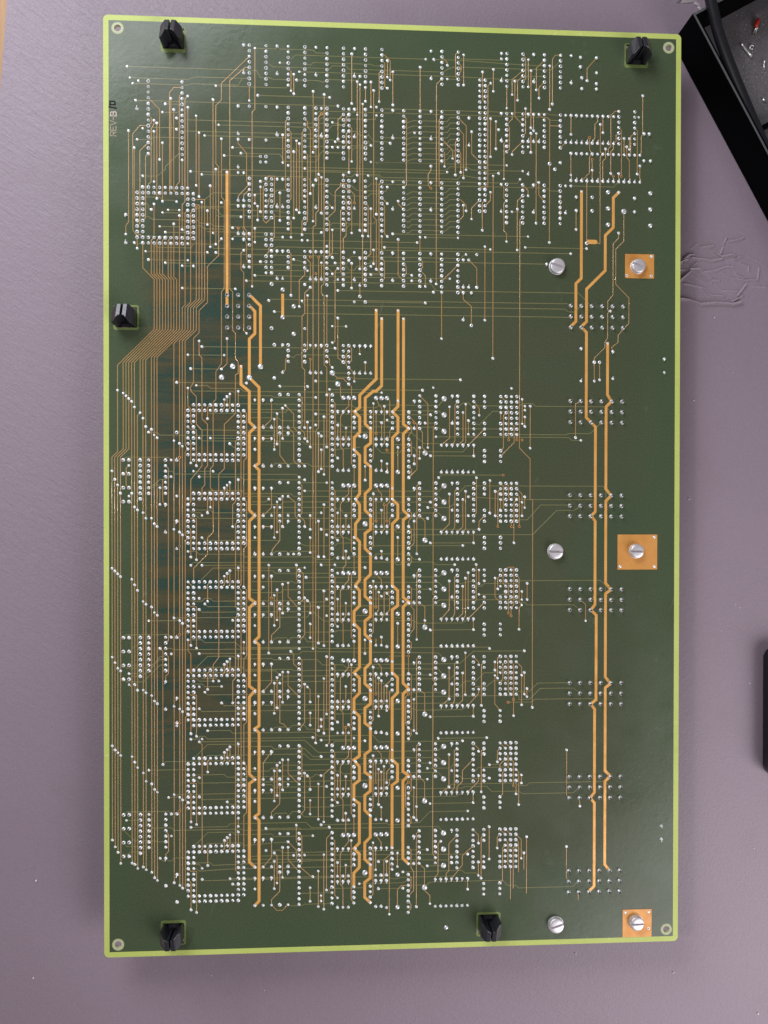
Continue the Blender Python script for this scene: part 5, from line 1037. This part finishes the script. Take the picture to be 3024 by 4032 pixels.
# black nylon clips -------------------------------------------------------
def clip_half(s):
    m = MB()
    top = lambda x, y: 9.9 - 3.3 * max(0.0, y - 1.3) / 7.7 - max(0.0, abs(x) - 2.2) * 0.85
    for poly in ([(0.32, 9.0), (0.32, 3.2), (1.2, 3.1), (2.2, 1.908), (2.2, 9.0)],
                 [(2.2, 9.0), (2.2, 1.908), (3.8, 0.0), (4.72, 0.0), (4.72, 7.0), (2.6, 9.0)]):
        q = [(s * x, y) for x, y in poly]
        area = sum(a[0] * b[1] - b[0] * a[1] for a, b in zip(q, q[1:] + q[:1]))
        if area < 0: q = q[::-1]
        m.prism(q, TABLE + 0.02, top)
    return m


for x, y, s, e in CLIPS:
    c = empty('retaining_clip')
    c.parent = board
    c.location = Vector((x, y, 0)) * MM
    c.rotation_euler = (0, 0, 0 if s > 0 else math.pi)
    for sg in (1, -1):
        h = clip_half(sg)
        o = h.build('clip_arm', M_BLACK, c)
        bm_ = o.modifiers.new('weld', 'WELD')
        bm_.merge_threshold = 0.00002
        bv = o.modifiers.new('bevel', 'BEVEL')
        bv.width = 0.28 * MM
        bv.segments = 2
        bv.angle_limit = math.radians(40)
    m = MB()
    m.box(-0.34, 0.34, 5.2, 8.6, -3, 3.2)
    m.box(-2.4, 2.4, 0.2, 3.1, -3.0, -0.6)
    m.build('clip_web', M_BLACK, c)
    m = MB()
    m.box(-1.6, 1.6, 0.6, 1.0, -2.2, 1.2)
    m.build('clip_tongue', M_BLACK, c)


# lettering ---------------------------------------------------------------
GLYPH = {'R': [[(0, 0), (0, 1), (.62, 1), (.72, .88), (.72, .62), (.62, .5), (0, .5)], [(.35, .5), (.74, 0)]],
         'E': [[(.72, 1), (0, 1), (0, 0), (.72, 0)], [(0, .52), (.55, .52)]],
         'V': [[(0, 1), (.4, 0), (.8, 1)]], '-': [[(.05, .5), (.6, .5)]],
         'B': [[(0, 0), (0, 1), (.58, 1), (.70, .88), (.70, .62), (.60, .52), (0, .52)], [(.60, .52), (.74, .40), (.74, .12), (.62, 0), (0, 0)]]}


def lettering(name, txt, h, x, y, w, mat):
    """stroke letters reading upwards: baseline along +y, letter tops towards -x"""
    m = MB()
    for ch, y0 in zip(txt, y):
        for i, st in enumerate(GLYPH[ch]):
            ribbon(m, [(x - q * h, y0 + p * h) for p, q in st], w, 0.0, 0.028 + 0.002 * i, 0.02)
    return m.build(name, mat, board)


lettering('revision_text', 'REV-', 2.5, -128.15, (160.25, 162.75, 165.1, 167.35), 0.40, M_TEXT)
lettering('revision_letter', 'B', 2.5, -128.1, (169.3,), 0.46, M_TEXTB)
m = MB()
ribbon(m, [(-131.2, 173.3), (-128.1, 172.75)], 0.72, 0.0, 0.03, 0.02)
ribbon(m, [(-130.85, 174.35), (-130.85, 175.85), (-128.95, 175.9), (-128.6, 175.5), (-128.6, 174.35), (-130.85, 174.35)], 0.68, 0.0, 0.034, 0.02)
m.build('marker_text', M_INK, board)

# ------------------------------------------------------------------ the tray at the upper right
tray = empty('parts_tray', (136.9, 221.0, TABLE))
tray.rotation_euler = (0, 0, math.atan2(-0.872, 0.489))
tag(tray, 'black plastic parts tray at the upper right corner of the board', 'tray')
# local: x along the long wall (down right), y along the short wall (up right)
LXT, LYT, HT = 190.0, 120.0, 22.0
m = MB()
m.box(0, LXT, 0, 2.6, 0.02, HT)
m.build('long_wall', M_TRAY, tray, bevel=0.7)
m = MB()
m.box(0.02, 2.6, 2.55, LYT, 0.02, HT - 0.1)
m.build('short_wall', M_TRAY, tray, bevel=0.7)
m = MB()
m.box(2.5, LXT - 0.1, 2.5, LYT - 0.1, 0.05, 3.6)
m.build('tray_floor', M_TRAYF, tray)
m = MB()
m.box(0.5, LXT - 0.5, 0.35, 1.25, HT - 0.05, HT + 0.45)
m.box(0.5, 1.4, 1.25, LYT - 0.5, HT - 0.15, HT + 0.44)
m.build('tray_rim', M_RIM, tray, bevel=0.25)
m = MB()
m.box(2.5, LXT - 0.2, 2.5, 5.2, 3.5, 15.0)
m.build('inner_ledge', M_TRAY, tray, bevel=0.9)
m = MB()
m.box(58.5, 60.5, 9.5, LYT - 0.2, 3.5, 9.0)
m.build('divider', M_TRAY, tray, bevel=0.4)


def smooth_path(pts, k=6):
    P = [Vector(p) for p in pts]
    P = [P[0] * 2 - P[1]] + P + [P[-1] * 2 - P[-2]]
    out = []
    for i in range(1, len(P) - 2):
        for j in range(k):
            t = j / k
            a, b, c, d = P[i - 1:i + 3]
            out.append(0.5 * ((2 * b) + (c - a) * t + (2 * a - 5 * b + 4 * c - d) * t * t + (3 * b - a - 3 * c + d) * t ** 3))
    out.append(P[-2])
    return out


m = MB()
m.tube(smooth_path([(137.5, 252, 9.0), (141.5, 238, 9.0), (143.8, 229.6, 8.6), (147.0, 221.5, 6.5), (150.0, 214.8, 4.5), (154.6, 205.6, 2.6), (159.6, 195.2, 1.6), (165.2, 183.4, 1.0), (171.4, 170.6, 0.4), (177.2, 158.6, 0.0), (190, 131, -1)]), 2.5, 12)
tag(m.build('cable', M_CABLE, smooth=True), 'thick black cable lying along the inside of the tray wall', 'cable')

FL = TABLE + 3.62
# red component with two bare leads
rc = empty('red_component', (177.5, 228.8, FL))
tag(rc, 'small red resin component with two short leads in the tray', 'component')
v, f = lathe([(0.05, -2.5), (0.7, -2.2), (1.15, -1.2), (1.25, 0.2), (1.05, 1.5), (0.6, 2.3), (0.05, 2.55)], 12, 0.05, 4)
m = MB()
m.add([(x * 0.9, z, y + 1.25) for x, y, z in v], f)
m.build('component_body', M_RED, rc, True, (0, 0, 0), math.radians(-17))
for dx in (-0.35, 0.35):
    m = MB()
    m.tube([(dx, -2.2, 0.9), (dx * 1.3 - 0.6, -4.0, 0.6), (dx * 1.6 - 1.0, -5.6, 0.35)], 0.26, 6)
    m.build('lead', M_WIRE, rc, True)

m = MB()
m.tube([(170.2, 218.5, FL + 0.7), (171.6, 216.6, FL + 0.75), (173.2, 214.8, FL + 0.7), (175.2, 212.5, FL + 0.7)], [0.45, 0.55, 0.6, 0.75], 7)
tag(m.build('clipped_wire', M_WIRE, smooth=True), 'short straight piece of clipped wire in the tray', 'wire')
m = MB()
m.tube([(175.4 + 0.95 * math.cos(a), 217.3 + 1.05 * math.sin(a), FL + 0.5) for a in np.linspace(0.4, 4.9, 12)], 0.4, 6)
tag(m.build('curled_wire', M_WIRE, smooth=True), 'tiny curled piece of bright wire in the tray beside the straight one', 'wire')
m = MB()
m.add(*lathe([(0.2, 0.0), (0.6, 0.3), (0.72, 0.75), (0.5, 1.2), (0.1, 1.35)], 10, 0.05, 1))
tag(m.build('solder_bead', M_WIRE, None, True, (181.3, 191.7, FL)), 'round bright solder bead near the tray divider', 'solder bead')
m = MB()
m.tube([(181.5, 210.6, FL + 0.6), (181.6, 208.6, FL + 0.5), (181.7, 206.8, FL + 0.35)], [0.6, 0.42, 0.35], 6)
tag(m.build('lead_offcut', M_WIRE, smooth=True), 'dull cut lead lying below the curled wire in the tray', 'wire')
m = MB()
for k in range(60):
    x, y = 166 + rng.random() * 20, 196 + rng.random() * 42
    r = rng.uniform(0.06, 0.16)
    m.prism(circle(x, y, r, 5), FL + 0.001, FL + r)
tag(m.build('tray_crumbs', M_DUST), 'pale crumbs on the tray floor', 'crumbs', kind='stuff')

# black device at the right edge ------------------------------------------
dv = empty('black_device', (225.0, -109.8, TABLE))
tag(dv, 'black rounded device lying at the right edge beside the board', 'device')
m = MB()
m.prism(round_rect(-41, 41, -32.2, 32.2, 6, 8), 0.02, 8.6)
m.build('device_body', M_DEVICE, dv, bevel=1.8, seg=4)
m = MB()
m.prism(round_rect(-37, 37, -28, 28, 4, 6), 8.55, 8.75)
m.build('device_panel', M_DEVICE, dv, bevel=0.05, seg=1)

# torn vinyl at the top edge, beside the cable
m = MB()
for k, (x, y, L, w, a) in enumerate([(145.5, 241.4, 8.5, 1.3, 3), (149.6, 240.0, 3.6, 1.0, -30), (140.5, 241.0, 3.0, 0.6, 35), (150.8, 238.0, 2.2, 1.0, -50)]):
    c, s_ = math.cos(math.radians(a)), math.sin(math.radians(a))
    q = [(-L / 2, -w / 2, 0.0), (-L * .1, -w * .6, 0.25), (L / 2, -w * .3, 0.0), (L * .45, w * .4, 0.3), (0, w * .5, 0.75), (-L * .4, w * .45, 0.4)]
    m.add([(x + u * c - v * s_, y + u * s_ + v * c, TABLE + 0.02 + z) for u, v, z in q], [(0, 1, 4, 5), (1, 2, 3, 4)])
tag(m.build('torn_vinyl', M_TORN, smooth=True), 'pale torn flap of vinyl at the top edge beside the cable', 'torn vinyl')

# dust on the mat ----------------------------------------------------------
DUST = [(-150.5, 0, 0)]
m = MB()
SP = [(148.8, 44.5, .45), (159.0, 85.6, .4), (144, 79.6, .25), (146.5, -4.5, .6), (163.3, -70, .3), (178, -96.5, .3), (180.5, -179, .35), (148.0, -160.5, .25), (170.5, -57, .25), (172.6, -58.6, .3),
      (90, -229, .5), (139.5, -240, .6), (99.5, -266, .35), (-88, -234.5, .3), (-62.5, -242.5, .35), (183, -262, .7), (140.5, 62, .3), (168.5, 58.5, .22), (-170.5, -186.5, .55), (-172, -233, .5), (-150, 130, .3), (-163, 120, .25), (-140, 158, .3)]
for x, y, r in SP:
    v, f = lathe([(r, 0.0), (r * 0.8, r * 0.7), (r * 0.3, r)], 6, 0.35, int(abs(x * 7)))
    m.add([(a * 0.8 + x, b * 0.8 + y, c + TABLE) for a, b, c in v], f)
tag(m.build('dust_specks', M_DUST), 'white dust specks on the mat', 'dust', kind='stuff')
